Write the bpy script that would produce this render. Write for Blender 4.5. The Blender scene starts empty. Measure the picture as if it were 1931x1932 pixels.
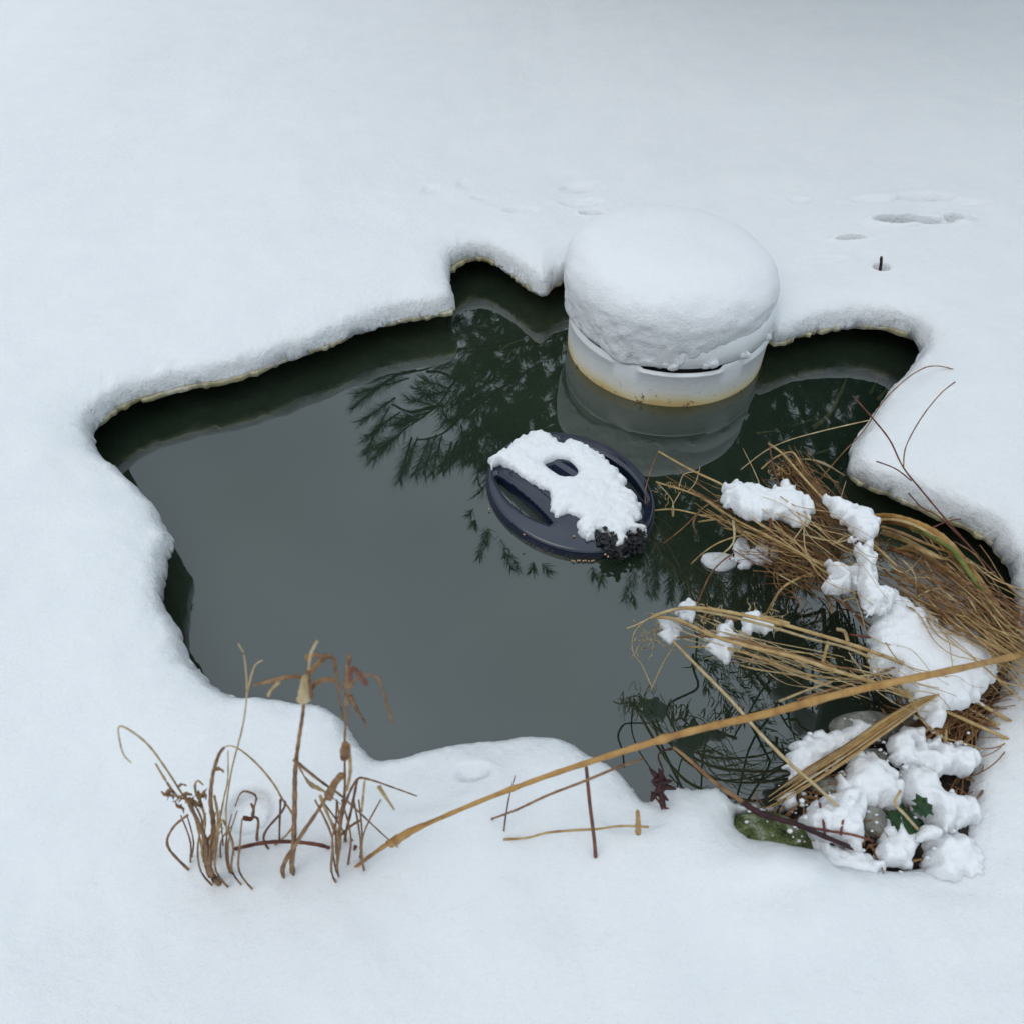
import bpy, bmesh, math, random
import numpy as np
from mathutils import Vector
random.seed(7); rng = np.random.default_rng(7)
SC = bpy.context.scene; COL = SC.collection
R = math.radians
# ------------------------------------------------------------------ camera, sky, sun, exposure
CAM_H = 1.2; PITCH = R(48); FPX = 1500.0       # focal length in units of a 1931 px wide frame
cam = bpy.data.cameras.new('camera'); camo = bpy.data.objects.new('camera', cam); COL.objects.link(camo)
camo.location = (0, 0, CAM_H); camo.rotation_euler = (math.pi/2-PITCH, 0, 0)
cam.sensor_fit = 'HORIZONTAL'; cam.sensor_width = 36; cam.lens = FPX/1931*36
cam.clip_start = 0.02; cam.clip_end = 300
cam.dof.use_dof = True; cam.dof.focus_distance = 1.95; cam.dof.aperture_fstop = 8.0
SC.camera = camo
w = bpy.data.worlds.new('World'); SC.world = w; w.use_nodes = True
nt = w.node_tree; nt.nodes.clear()
sky = nt.nodes.new('ShaderNodeTexSky'); sky.sky_type = 'NISHITA'; sky.sun_disc = False
SUN_EL, SUN_AZ = R(60), R(-125)
sky.sun_elevation = SUN_EL; sky.sun_rotation = SUN_AZ
sky.air_density = 1.0; sky.dust_density = 5.0; sky.ozone_density = 1.5
CLOUD = 10.2
hs = nt.nodes.new('ShaderNodeHueSaturation'); hs.inputs['Saturation'].default_value = 1.1; hs.inputs['Hue'].default_value = 0.475
bg = nt.nodes.new('ShaderNodeBackground'); bg.inputs['Strength'].default_value = 0.13
out = nt.nodes.new('ShaderNodeOutputWorld')
# closed cloud cover: brighter overhead than at the horizon (1+2 sin el)/3, over a little of the clear sky
tcw = nt.nodes.new('ShaderNodeTexCoord'); spw = nt.nodes.new('ShaderNodeSeparateXYZ'); nt.links.new(tcw.outputs['Generated'], spw.inputs[0])
mrw = nt.nodes.new('ShaderNodeMapRange'); nt.links.new(spw.outputs['Z'], mrw.inputs[0]); mrw.inputs['From Min'].default_value = 0; mrw.inputs['From Max'].default_value = 1
mrw.inputs['To Min'].default_value = CLOUD/3; mrw.inputs['To Max'].default_value = CLOUD
clw = nt.nodes.new('ShaderNodeMixRGB'); clw.blend_type = 'MULTIPLY'; clw.inputs[0].default_value = 1; clw.inputs['Color2'].default_value = (.80, .915, 1.0, 1); nt.links.new(mrw.outputs[0], clw.inputs['Color1'])
mxw = nt.nodes.new('ShaderNodeMixRGB'); mxw.inputs[0].default_value = .82; nt.links.new(hs.outputs[0], mxw.inputs['Color1']); nt.links.new(clw.outputs[0], mxw.inputs['Color2'])
now_ = nt.nodes.new('ShaderNodeTexNoise'); now_.inputs['Scale'].default_value = 1.2; now_.inputs['Detail'].default_value = 3; nt.links.new(tcw.outputs['Generated'], now_.inputs['Vector'])
mrn = nt.nodes.new('ShaderNodeMapRange'); nt.links.new(now_.outputs['Fac'], mrn.inputs[0]); mrn.inputs['From Min'].default_value = .3; mrn.inputs['From Max'].default_value = .7; mrn.inputs['To Min'].default_value = .70; mrn.inputs['To Max'].default_value = 1.3
mcw = nt.nodes.new('ShaderNodeMixRGB'); mcw.blend_type = 'MULTIPLY'; mcw.inputs[0].default_value = 1; nt.links.new(clw.outputs[0], mcw.inputs['Color1']); nt.links.new(mrn.outputs[0], mcw.inputs['Color2']); nt.links.new(mcw.outputs[0], mxw.inputs['Color2'])
nt.links.new(sky.outputs[0], hs.inputs['Color']); nt.links.new(mxw.outputs[0], bg.inputs['Color']); nt.links.new(bg.outputs[0], out.inputs['Surface'])
sun = bpy.data.lights.new('sun', 'SUN'); sun.energy = 0.35; sun.angle = R(40); sun.color = (1, .97, .93)
suno = bpy.data.objects.new('sun', sun); COL.objects.link(suno)
d = Vector((math.sin(SUN_AZ)*math.cos(SUN_EL), math.cos(SUN_AZ)*math.cos(SUN_EL), math.sin(SUN_EL)))
suno.rotation_euler = d.to_track_quat('Z', 'Y').to_euler()
SC.view_settings.view_transform = 'Standard'; SC.view_settings.look = 'None'
SC.view_settings.gamma = 1; SC.view_settings.use_curve_mapping = False
SC.view_settings.exposure = 0.0
SC.cycles.max_bounces = 10; SC.cycles.transparent_max_bounces = 16; SC.cycles.volume_bounces = 0

# ------------------------------------------------------------------ measuring helpers (a pixel of the photograph to a point on a real plane)
CP, SP = math.cos(PITCH), math.sin(PITCH)
def ray(x, y):
    u = (x-965.5)/FPX; v = (965.5-y)/FPX
    return u, CP+v*SP, -SP+v*CP
def at(x, y, z):                     # point at height z
    a, b, c = ray(x, y); t = (z-CAM_H)/c
    return Vector((t*a, t*b, z))
def atY(x, y, Y):                    # point at depth Y
    a, b, c = ray(x, y); t = Y/b
    return Vector((t*a, Y, CAM_H+t*c))
def mir(x, y, z):                    # point at height z that the water mirrors at that pixel
    p = at(x, y, -z); return Vector((p.x, p.y, z))
Z = {0: lambda a, b: (a, b),
     1: lambda a, b: (1018.9+a*.2831, 358.5+b*.2832),
     2: lambda a, b: (867.9+a*.2149, 773.6+b*.2149),
     3: lambda a, b: (1396.2+a*.2441, 566+b*.2441),
     4: lambda a, b: (1169.8+a*.3322, 811.3+b*.3322),
     5: lambda a, b: (1169.8+a*.3322, 1113.2+b*.3322),
     6: lambda a, b: (622.6+a*.2345, 566+b*.2345),
     7: lambda a, b: (122.6+a*.3567, 1169.8+b*.3567),
     8: lambda a, b: (127.4+a*.3053, 660.4+b*.3053),
     9: lambda a, b: (1471.7+a*.1759, 943.4+b*.1759),    # right, upper
     10: lambda a, b: (1471.7+a*.1759, 1283+b*.1759),    # right, lower
     11: lambda a, b: (660.4+a*.3908, 1320.8+b*.3908)}   # bottom middle
def PX(k, pts): return [Z[k](*p[:2])+tuple(p[2:]) for p in pts]

# ------------------------------------------------------------------ object helpers
def tag(o, label=None, cat=None, group=None, kind=None):
    if label: o['label'] = label
    if cat: o['category'] = cat
    if group: o['group'] = group
    if kind: o['kind'] = kind
    return o
def empty(name, loc=(0, 0, 0)):
    o = bpy.data.objects.new(name, None); COL.objects.link(o); o.location = loc; o.empty_display_size = .05
    return o
def mesh(name, verts, faces, mat, parent=None, smooth=True):
    me = bpy.data.meshes.new(name)
    if isinstance(verts, np.ndarray): verts = verts.tolist()
    me.from_pydata(verts, [], faces); me.update()
    if smooth: me.polygons.foreach_set('use_smooth', [True]*len(me.polygons))
    me.materials.append(mat)
    o = bpy.data.objects.new(name, me); COL.objects.link(o)
    if parent:
        o.parent = parent; o.matrix_parent_inverse = parent_inv(parent)
    return o
def parent_inv(p):
    from mathutils import Matrix
    return Matrix.Translation(-Vector(p.location))
_lat = rng.random((64, 64, 64)).astype(np.float32)
def vnoise(x, y, z=0.0):
    x = np.asarray(x, float); y = np.asarray(y, float); z = np.broadcast_to(np.asarray(z, float), x.shape)
    xi, yi, zi = np.floor(x).astype(int), np.floor(y).astype(int), np.floor(z).astype(int)
    fx, fy, fz = x-xi, y-yi, z-zi
    fx = fx*fx*(3-2*fx); fy = fy*fy*(3-2*fy); fz = fz*fz*(3-2*fz)
    r = 0
    for a in (0, 1):
        for b in (0, 1):
            for c in (0, 1):
                r = r + _lat[(xi+a) & 63, (yi+b) & 63, (zi+c) & 63]*(fx if a else 1-fx)*(fy if b else 1-fy)*(fz if c else 1-fz)
    return r*2-1
def fbm(x, y, s, o=3, z=0.0, g=.5):
    r = 0; a = 1; t = 0
    for i in range(o):
        k = 2**i/s
        r = r + a*vnoise(np.asarray(x)*k+17.3*i+5.1, np.asarray(y)*k-9.7*i+3.3, np.asarray(z)*k+i*3.1); t += a; a *= g
    return r/t
def smooth_poly(pts, n=10):
    P = np.array(pts, float); m = len(P); out_ = []
    for i in range(m):
        p0, p1, p2, p3 = P[i-1], P[i], P[(i+1) % m], P[(i+2) % m]
        for k in range(n):
            t = k/n
            out_.append(.5*((2*p1)+(-p0+p2)*t+(2*p0-5*p1+4*p2-p3)*t*t+(-p0+3*p1-3*p2+p3)*t**3))
    return np.array(out_)
def sdf(X, Y, poly):                  # negative inside
    x = X.ravel(); y = Y.ravel(); n = len(poly)
    dmin = np.full(x.shape, 1e9); ins = np.zeros(x.shape, bool)
    for i in range(n):
        ax, ay = poly[i]; bx, by = poly[(i+1) % n]
        ex, ey = bx-ax, by-ay; L = ex*ex+ey*ey+1e-12
        t = np.clip(((x-ax)*ex+(y-ay)*ey)/L, 0, 1)
        dd = (x-ax-t*ex)**2+(y-ay-t*ey)**2
        np.minimum(dmin, dd, out=dmin)
        if ay != by:
            c = ((ay > y) != (by > y)) & (x < (bx-ax)*(y-ay)/(by-ay)+ax)
            ins ^= c
    r = np.sqrt(dmin); r[ins] *= -1
    return r.reshape(X.shape)
def grid_solid(name, xs, ys, S, ztop, zbot, mat, parent=None, smax=None, prof=None):
    """keeps the part of the grid where S > 0 (and < smax), its border snapped onto S = 0; closed below by zbot unless None"""
    X, Y = np.meshgrid(xs, ys); ny, nx = X.shape
    gy, gx = np.gradient(S, ys, xs); g2 = gx*gx+gy*gy+1e-9
    cell = np.minimum(np.gradient(xs)[None, :], np.gradient(ys)[:, None])
    keep = S > -0.5*cell
    if smax is not None: keep &= S < smax
    snap = np.abs(S) <= .5*cell
    X2 = np.where(snap, X-np.clip(S*gx/g2, -cell, cell), X); Y2 = np.where(snap, Y-np.clip(S*gy/g2, -cell, cell), Y)
    S2 = np.where(snap, 0, np.maximum(S, 0)) if prof is None else np.maximum(prof, 0)
    zt = ztop(X2, Y2, S2)
    idx = -np.ones(X.shape, int); k = np.flatnonzero(keep.ravel()); idx.ravel()[k] = np.arange(len(k))
    V = np.c_[X2.ravel()[k], Y2.ravel()[k], zt.ravel()[k]]
    a, b, c, e = idx[:-1, :-1], idx[:-1, 1:], idx[1:, 1:], idx[1:, :-1]
    q = np.stack([a, b, c, e], -1).reshape(-1, 4); cnt = (q >= 0).sum(1)
    quads = q[cnt == 4]; tr = q[cnt == 3]
    tris = np.array([[v for v in r if v >= 0] for r in tr], int).reshape(-1, 3)
    F = quads.tolist()+tris.tolist()
    if zbot is not None:
        E_ = np.concatenate([quads[:, [0, 1]], quads[:, [1, 2]], quads[:, [2, 3]], quads[:, [3, 0]]]+([tris[:, [0, 1]], tris[:, [1, 2]], tris[:, [2, 0]]] if len(tris) else []))
        n = len(V); key = E_[:, 0]*n+E_[:, 1]; rev = E_[:, 1]*n+E_[:, 0]
        bd = E_[~np.isin(key, rev)]
        zb = zbot(X2, Y2, S2).ravel()[k]
        VB = V.copy(); VB[:, 2] = np.minimum(zb, V[:, 2]-.0005)
        V = np.r_[V, VB]
        F += [[x+n for x in r[::-1]] for r in F]
        F += [[int(v), int(u), int(u)+n, int(v)+n] for u, v in bd]
    used = np.unique(np.concatenate([np.array(f) for f in (quads.ravel(), tris.ravel())]))
    return mesh(name, V, F, mat, parent)
def axis(lo, hi, step, far=None, grow=1.12):
    a = list(np.arange(lo, hi, step))
    if far:
        s = step; x = a[-1]
        while x < far[1]: s *= grow; x += s; a.append(x)
        s = step; x = a[0]; l = []
        while x > far[0]: s *= grow; x -= s; l.append(x)
        a = l[::-1]+a
    return np.array(a)
def catmull(P, n):
    P = [Vector(p) for p in P]; out_ = []
    for i in range(len(P)-1):
        p0 = P[max(i-1, 0)]; p1 = P[i]; p2 = P[i+1]; p3 = P[min(i+2, len(P)-1)]
        for k in range(n):
            t = k/n
            out_.append(.5*((2*p1)+(p2-p0)*t+(2*p0-5*p1+4*p2-p3)*t*t+(3*p1-p0-3*p2+p3)*t**3))
    out_.append(P[-1]); return out_
class MB:
    def __init__(s): s.v = []; s.f = []
    def tube(s, P, r0, r1=None, n=6, seg=6, flat=1.0, wob=0.0, node=0):
        r1 = r0 if r1 is None else r1
        Q = catmull(P, seg) if seg > 1 else [Vector(p) for p in P]
        m = len(Q); up = Vector((0, 0, 1)); b0 = len(s.v); ph = random.random()*9
        for i, p in enumerate(Q):
            t = (Q[min(i+1, m-1)]-Q[max(i-1, 0)]).normalized()
            a = t.cross(up)
            if a.length < .05: a = t.cross(Vector((1, 0, 0)))
            a.normalize(); b = a.cross(t).normalized()
            k = i/(m-1); r = (r0+(r1-r0)*k)*(1+wob*math.sin(i*2.1+ph))
            if node and i % node == node//2: r *= 1.35
            if wob:
                a2 = a*math.cos(ph+k*2)+b*math.sin(ph+k*2); b = b*math.cos(ph+k*2)-a*math.sin(ph+k*2); a = a2
            for j in range(n):
                an = 2*math.pi*j/n
                s.v.append(tuple(p+a*(r*math.cos(an))+b*(r*flat*math.sin(an))))
        for i in range(m-1):
            for j in range(n):
                s.f.append((b0+i*n+j, b0+i*n+(j+1) % n, b0+(i+1)*n+(j+1) % n, b0+(i+1)*n+j))
        s.f.append(tuple(b0+j for j in range(n))[::-1]); s.f.append(tuple(b0+(m-1)*n+j for j in range(n)))
        return s
    def tri(s, a, b, c):
        k = len(s.v); s.v += [tuple(a), tuple(b), tuple(c)]; s.f.append((k, k+1, k+2))
    def blob(s, c, r, sub=2, amp=.25, sc=1.0):
        bm = bmesh.new(); bmesh.ops.create_icosphere(bm, subdivisions=sub, radius=1)
        k = len(s.v); q = np.array([v.co[:] for v in bm.verts])
        nn = fbm(q[:, 0]+c[0]*50, q[:, 1]+c[1]*50, .9*sc, 3, q[:, 2]+c[2]*50)
        q = q*(1+amp*nn)[:, None]*np.array(r)+np.array(c)
        s.v += [tuple(x) for x in q.tolist()]; s.f += [tuple(v.index+k for v in f.verts) for f in bm.faces]; bm.free()
        return s
    def build(s, name, mat, parent=None, smooth=True): return mesh(name, s.v, s.f, mat, parent, smooth)

# ------------------------------------------------------------------ materials
def mat(name, base=(.5, .5, .5), rough=.6, spec=.5, **kw):
    m = bpy.data.materials.new(name); m.use_nodes = True; b = m.node_tree.nodes['Principled BSDF']
    b.inputs['Base Color'].default_value = (*base, 1); b.inputs['Roughness'].default_value = rough
    b.inputs['Specular IOR Level'].default_value = spec
    for k, v in kw.items(): b.inputs[k].default_value = v
    return m
def N(m, t): return m.node_tree.nodes.new(t)
def noise_col(m, stops, scale=20, detail=6, coord='Object', stretch=None, rough=.6):
    nt_ = m.node_tree; b = nt_.nodes['Principled BSDF']
    tc = N(m, 'ShaderNodeTexCoord'); no = N(m, 'ShaderNodeTexNoise'); cr = N(m, 'ShaderNodeValToRGB')
    no.inputs['Scale'].default_value = scale; no.inputs['Detail'].default_value = detail; no.inputs['Roughness'].default_value = rough
    src = tc.outputs[coord]
    if stretch:
        mp = N(m, 'ShaderNodeMapping'); mp.inputs['Scale'].default_value = stretch; nt_.links.new(src, mp.inputs[0]); src = mp.outputs[0]
    nt_.links.new(src, no.inputs['Vector']); nt_.links.new(no.outputs['Fac'], cr.inputs[0])
    cr.color_ramp.elements[0].position = stops[0][0]; cr.color_ramp.elements[0].color = (*stops[0][1], 1)
    cr.color_ramp.elements[1].position = stops[-1][0]; cr.color_ramp.elements[1].color = (*stops[-1][1], 1)
    for p, c in stops[1:-1]:
        e = cr.color_ramp.elements.new(p); e.color = (*c, 1)
    nt_.links.new(cr.outputs[0], b.inputs['Base Color'])
    return no, cr
def bump(m, layers):                # layers: (scale, distance)
    nt_ = m.node_tree; b = nt_.nodes['Principled BSDF']; tc = N(m, 'ShaderNodeTexCoord'); prev = None
    for sc, di in layers:
        no = N(m, 'ShaderNodeTexNoise'); no.inputs['Scale'].default_value = sc; no.inputs['Detail'].default_value = 4
        nt_.links.new(tc.outputs['Object'], no.inputs['Vector'])
        bu = N(m, 'ShaderNodeBump'); bu.inputs['Distance'].default_value = di; bu.inputs['Strength'].default_value = 1
        nt_.links.new(no.outputs['Fac'], bu.inputs['Height'])
        if prev: nt_.links.new(prev.outputs[0], bu.inputs['Normal'])
        prev = bu
    nt_.links.new(prev.outputs[0], b.inputs['Normal'])
SSS = {'Subsurface Weight': .6, 'Subsurface Scale': .012, 'Subsurface Radius': (1, .9, .8)}
M_snow = mat('snow', (.88, .89, .91), .75, .25, **SSS)
noise_col(M_snow, [(.3, (.86, .875, .895)), (.7, (.90, .91, .92))], 7, 4); bump(M_snow, [(22, .003), (90, .0022), (320, .0016), (900, .0008)])
def steep_bump(m, layers, lo_=.93, hi_=.55, base=0.0):
    nt_ = m.node_tree; b = nt_.nodes['Principled BSDF']; L = nt_.links.new
    prev = b.inputs['Normal'].links[0].from_socket
    ge = N(m, 'ShaderNodeNewGeometry'); sp = N(m, 'ShaderNodeSeparateXYZ'); L(ge.outputs['Normal'], sp.inputs[0])
    mr = N(m, 'ShaderNodeMapRange'); L(sp.outputs['Z'], mr.inputs[0]); mr.inputs['From Min'].default_value = lo_; mr.inputs['From Max'].default_value = hi_; mr.inputs['To Min'].default_value = base
    tc = N(m, 'ShaderNodeTexCoord')
    for sc, di in layers:
        no = N(m, 'ShaderNodeTexNoise'); no.inputs['Scale'].default_value = sc; no.inputs['Detail'].default_value = 5; no.inputs['Roughness'].default_value = .65; L(tc.outputs['Object'], no.inputs['Vector'])
        bu = N(m, 'ShaderNodeBump'); bu.inputs['Distance'].default_value = di; L(no.outputs['Fac'], bu.inputs['Height']); L(mr.outputs[0], bu.inputs['Strength']); L(prev, bu.inputs['Normal']); prev = bu.outputs[0]
    L(prev, b.inputs['Normal'])
steep_bump(M_snow, [(45, .010), (150, .006)])
M_clump = mat('clump_snow', (.88, .89, .91), .7, .25, **{'Subsurface Weight': .6, 'Subsurface Scale': .012, 'Subsurface Radius': (1, .95, .9)})
bump(M_clump, [(90, .002), (260, .002)]); steep_bump(M_clump, [(60, .004), (200, .004)])
M_wet = mat('wet_snow', (.80, .83, .86), .35, .5, **{'Subsurface Weight': .8, 'Subsurface Scale': .02, 'Subsurface Radius': (.9, 1, 1)})
bump(M_wet, [(120, .004), (380, .002)])
M_ice = mat('rim_ice', (.5, .47, .36), .25, .5, **{'Subsurface Weight': .9, 'Subsurface Scale': .04, 'Subsurface Radius': (.9, 1, .9)})
noise_col(M_ice, [(.3, (.26, .22, .10)), (.5, (.42, .38, .24)), (.7, (.60, .58, .50))], 14, 6); bump(M_ice, [(150, .004)])
M_bed = mat('pond_mud', (.02, .022, .016), .9, .1)
M_soil = mat('wet_soil', (.02, .016, .012), .8, .3)
noise_col(M_soil, [(.3, (.008, .007, .006)), (.6, (.035, .026, .018)), (.8, (.08, .06, .04))], 40, 8); bump(M_soil, [(60, .01), (200, .004)])
M_foam = mat('white_styrofoam', (.74, .75, .76), .45, .4)
def styro():
    m = M_foam; nt_ = m.node_tree; b = nt_.nodes['Principled BSDF']; L = nt_.links.new
    tc = N(m, 'ShaderNodeTexCoord'); sp = N(m, 'ShaderNodeSeparateXYZ'); L(tc.outputs['Object'], sp.inputs[0])
    no = N(m, 'ShaderNodeTexNoise'); no.inputs['Scale'].default_value = 9; no.inputs['Detail'].default_value = 5; L(tc.outputs['Object'], no.inputs['Vector'])
    ad = N(m, 'ShaderNodeMath'); ad.operation = 'MULTIPLY_ADD'; L(no.outputs['Fac'], ad.inputs[0]); ad.inputs[1].default_value = -.05; L(sp.outputs['Z'], ad.inputs[2])
    mr = N(m, 'ShaderNodeMapRange'); mr.inputs['From Min'].default_value = -.032; mr.inputs['From Max'].default_value = .04; L(ad.outputs[0], mr.inputs[0])
    cr = N(m, 'ShaderNodeValToRGB'); e = cr.color_ramp.elements
    e[0].position = 0; e[0].color = (.46, .31, .12, 1); e[1].position = 1; e[1].color = (.84, .85, .86, 1)
    for p, c in ((.16, (.52, .39, .18)), (.3, (.62, .54, .34)), (.55, (.72, .70, .63))):
        q = e.new(p); q.color = (*c, 1)
    L(mr.outputs[0], cr.inputs[0])
    n2 = N(m, 'ShaderNodeTexNoise'); n2.inputs['Scale'].default_value = 55; n2.inputs['Detail'].default_value = 7; n2.inputs['Roughness'].default_value = .7
    L(tc.outputs['Object'], n2.inputs['Vector'])
    c2 = N(m, 'ShaderNodeValToRGB'); c2.color_ramp.elements[0].position = .60; c2.color_ramp.elements[1].position = .66
    L(n2.outputs['Fac'], c2.inputs[0])
    lo = N(m, 'ShaderNodeMapRange'); lo.inputs['From Min'].default_value = .05; lo.inputs['From Max'].default_value = .015; L(sp.outputs['Z'], lo.inputs[0])
    mu = N(m, 'ShaderNodeMath'); mu.operation = 'MULTIPLY'; L(c2.outputs[0], mu.inputs[0]); L(lo.outputs[0], mu.inputs[1])
    mx = N(m, 'ShaderNodeMixRGB'); mx.inputs['Color2'].default_value = (.14, .06, .02, 1); L(mu.outputs[0], mx.inputs[0]); L(cr.outputs[0], mx.inputs['Color1'])
    L(mx.outputs[0], b.inputs['Base Color'])
    bump(m, [(160, .0012)])
styro()
M_dark = mat('void_shade', (.01, .01, .012), .8, .2)  # near-black: the shade of a hollow put into the colour
M_float = mat('black_plastic', (.009, .014, .032), .09, .9); bump(M_float, [(30, .0004)])
M_gravel = mat('black_lava_gravel', (.015, .015, .018), .55, .5); bump(M_gravel, [(220, .004)])
M_needle = mat('pine_needles', (.035, .06, .032), .6, .3); noise_col(M_needle, [(.3, (.02, .04, .022)), (.7, (.05, .08, .04))], 3, 3)
M_bark = mat('pine_bark', (.05, .035, .028), .9, .2)
M_twig = mat('bare_twig', (.012, .010, .010), .8, .2)
def straw(name, stops, sc=60):
    m = mat(name, stops[0][1], .55, .3); noise_col(m, stops, sc, 5, 'Object'); bump(m, [(500, .0008)]); return m
M_straw = straw('straw', [(.3, (.30, .17, .06)), (.5, (.46, .31, .13)), (.72, (.58, .43, .22))])
M_pale = straw('pale_straw', [(.3, (.34, .23, .11)), (.5, (.50, .38, .20)), (.72, (.60, .50, .32))])
M_brown = straw('brown_straw', [(.3, (.10, .045, .02)), (.5, (.24, .12, .05)), (.72, (.36, .22, .10))])
M_gold = straw('golden_reed', [(.3, (.22, .10, .035)), (.5, (.42, .23, .07)), (.72, (.54, .33, .12))], 36)
M_red = straw('red_brown_stem', [(.3, (.07, .02, .018)), (.6, (.20, .07, .04))])
M_bram = straw('bramble', [(.3, (.018, .006, .009)), (.7, (.06, .02, .02))])
M_green = straw('green_blade', [(.3, (.10, .14, .03)), (.7, (.24, .28, .08))])
M_ivy = straw('ivy_leaf', [(.3, (.01, .035, .012)), (.7, (.03, .08, .025))])
M_moss = mat('mossy_rock', (.1, .12, .05), .85, .3); noise_col(M_moss, [(.38, (.03, .045, .015)), (.48, (.10, .13, .04)), (.55, (.16, .19, .07)), (.62, (.36, .38, .26))], 38, 9, rough=.65); bump(M_moss, [(50, .012), (130, .010), (400, .004)])
M_stone = mat('grey_stone', (.2, .2, .18), .6, .4); noise_col(M_stone, [(.35, (.10, .10, .085)), (.5, (.2, .2, .17)), (.66, (.34, .34, .31))], 40, 7); bump(M_stone, [(120, .004)])
M_seed = mat('seed', (.55, .34, .2), .7, .3)
# water: mirror of the sky over a murky body that still lets a little of what is just under the surface through
M_water = bpy.data.materials.new('pond_water'); M_water.use_nodes = True
def water():
    nt_ = M_water.node_tree; nt_.nodes.clear(); L = nt_.links.new; n = nt_.nodes.new
    fr = n('ShaderNodeFresnel'); fr.inputs['IOR'].default_value = 2.0
    gl = n('ShaderNodeBsdfGlossy'); gl.inputs['Roughness'].default_value = 0.0; gl.inputs['Color'].default_value = (1, 1, 1, 1)
    di = n('ShaderNodeBsdfDiffuse'); di.inputs['Color'].default_value = (.026, .045, .033, 1)
    tw = n('ShaderNodeTexCoord'); nw = n('ShaderNodeTexNoise'); nw.inputs['Scale'].default_value = 1.1; nw.inputs['Detail'].default_value = 3; L(tw.outputs['Object'], nw.inputs['Vector'])
    rw_ = n('ShaderNodeValToRGB'); L(nw.outputs['Fac'], rw_.inputs[0]); e = rw_.color_ramp.elements; e[0].position = .36; e[0].color = (.026, .052, .034, 1); e[1].position = .64; e[1].color = (.070, .104, .062, 1); L(rw_.outputs[0], di.inputs['Color'])
    tr = n('ShaderNodeBsdfTransparent'); tr.inputs['Color'].default_value = (.75, .78, .70, 1)
    m1 = n('ShaderNodeMixShader'); m1.inputs[0].default_value = .34; L(tr.outputs[0], m1.inputs[1]); L(di.outputs[0], m1.inputs[2])
    m2 = n('ShaderNodeMixShader'); L(fr.outputs[0], m2.inputs[0]); L(m1.outputs[0], m2.inputs[1]); L(gl.outputs[0], m2.inputs[2])
    tc = n('ShaderNodeTexCoord'); no = n('ShaderNodeTexNoise'); no.inputs['Scale'].default_value = 5; no.inputs['Detail'].default_value = 2
    L(tc.outputs['Object'], no.inputs['Vector'])
    bu = n('ShaderNodeBump'); bu.inputs['Distance'].default_value = .0004; L(no.outputs['Fac'], bu.inputs['Height']); L(bu.outputs[0], gl.inputs['Normal'])
    o = n('ShaderNodeOutputMaterial'); L(m2.outputs[0], o.inputs['Surface'])
    va = n('ShaderNodeVolumeAbsorption'); va.inputs['Color'].default_value = (.45, .5, .3, 1); va.inputs['Density'].default_value = 9
    L(va.outputs[0], o.inputs['Volume'])
water()

# ------------------------------------------------------------------ the setting: shoreline, snow, ice, water, bed
IZ = .045                                             # underside of the ice above the water
far_edge = [(183, 828), (205, 800), (240, 775), (280, 760), (340, 745), (400, 735), (450, 722), (500, 705), (550, 688), (600, 672), (650, 650), (700, 632), (750, 617), (800, 609), (838, 601), (856, 588),
            (851, 562), (849, 530), (862, 508), (890, 498), (920, 500), (950, 518), (980, 540), (1005, 560), (1030, 563), (1058, 543), (1110, 528), (1200, 540), (1350, 590),
            (1443, 652), (1460, 660), (1490, 650), (1530, 637), (1580, 629), (1640, 627), (1680, 632), (1712, 645), (1729, 668), (1726, 690), (1708, 712)]
mid_edge = [(1680, 738, .06), (1648, 778, .07), (1622, 815, .07), (1606, 848, .07), (1596, 885, .06), (1603, 915, .045), (1640, 934, .045), (1700, 955, .045), (1745, 974, .045), (1800, 1000, .045), (1860, 1030, .05),
            (1905, 1090, .06), (1925, 1180, .06), (1900, 1270, .07), (1850, 1330, .08), (1760, 1370, .08), (1690, 1420, .07), (1620, 1470, .06), (1560, 1500, .06), (1500, 1530, .05),
            (1440, 1532, .05), (1385, 1532, .06), (1362, 1508, .07), (1335, 1496, .07), (1300, 1500, .07), (1262, 1494, .07), (1218, 1522, .07), (1195, 1498, .08), (1172, 1466, .08), (1150, 1450, .08), (1112, 1432, .08), (1075, 1405, .08),
            (1030, 1390, .08), (985, 1385, .08), (930, 1395, .08), (870, 1402, .08), (820, 1412, .08), (760, 1430, .08), (715, 1438, .07), (690, 1420, .07), (665, 1392, .08), (650, 1368, .08), (630, 1350, .08),
            (590, 1330, .08), (540, 1318, .08), (470, 1313, .08), (435, 1310, .08), (390, 1280, .08), (355, 1240, .08), (340, 1200, .075), (318, 1160, .06), (315, 1110, .055), (318, 1060, .06), (328, 1020, .07),
            (310, 985, .08), (290, 945, .08), (265, 920, .08), (230, 890, .07), (205, 878, .06), (190, 856, .05)]
shore = [at(x, y, IZ)[:2] for x, y in far_edge]+[at(x, y, z)[:2] for x, y, z in mid_edge]
shore = smooth_poly(shore, 3)
lo, hi = shore.min(0), shore.max(0)
xs = axis(lo[0]-.12, hi[0]+.12, .0042, (-40, 40)); ys = axis(lo[1]-.12, hi[1]+.12, .0042, (-12, 60))
GX, GY = np.meshgrid(xs, ys); S0 = sdf(GX, GY, shore)
def edge_noise(X, Y): return .006*fbm(X, Y, .07, 2)+.003*fbm(X, Y, .02, 2)+.0022*fbm(X, Y, .010, 1)
bank = np.array([at(x, y, .08)[:2] for x, y in [(1385, 1536), (1385, 1570), (1405, 1588), (1470, 1602), (1540, 1606), (1560, 1640), (1700, 1640), (1790, 1620), (1822, 1520), (1830, 1400), (1860, 1310), (1900, 1230), (1860, 1180), (1760, 1250), (1600, 1440), (1480, 1520)]])
SS = np.minimum(S0, sdf(GX, GY, bank))+edge_noise(GX, GY)
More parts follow.
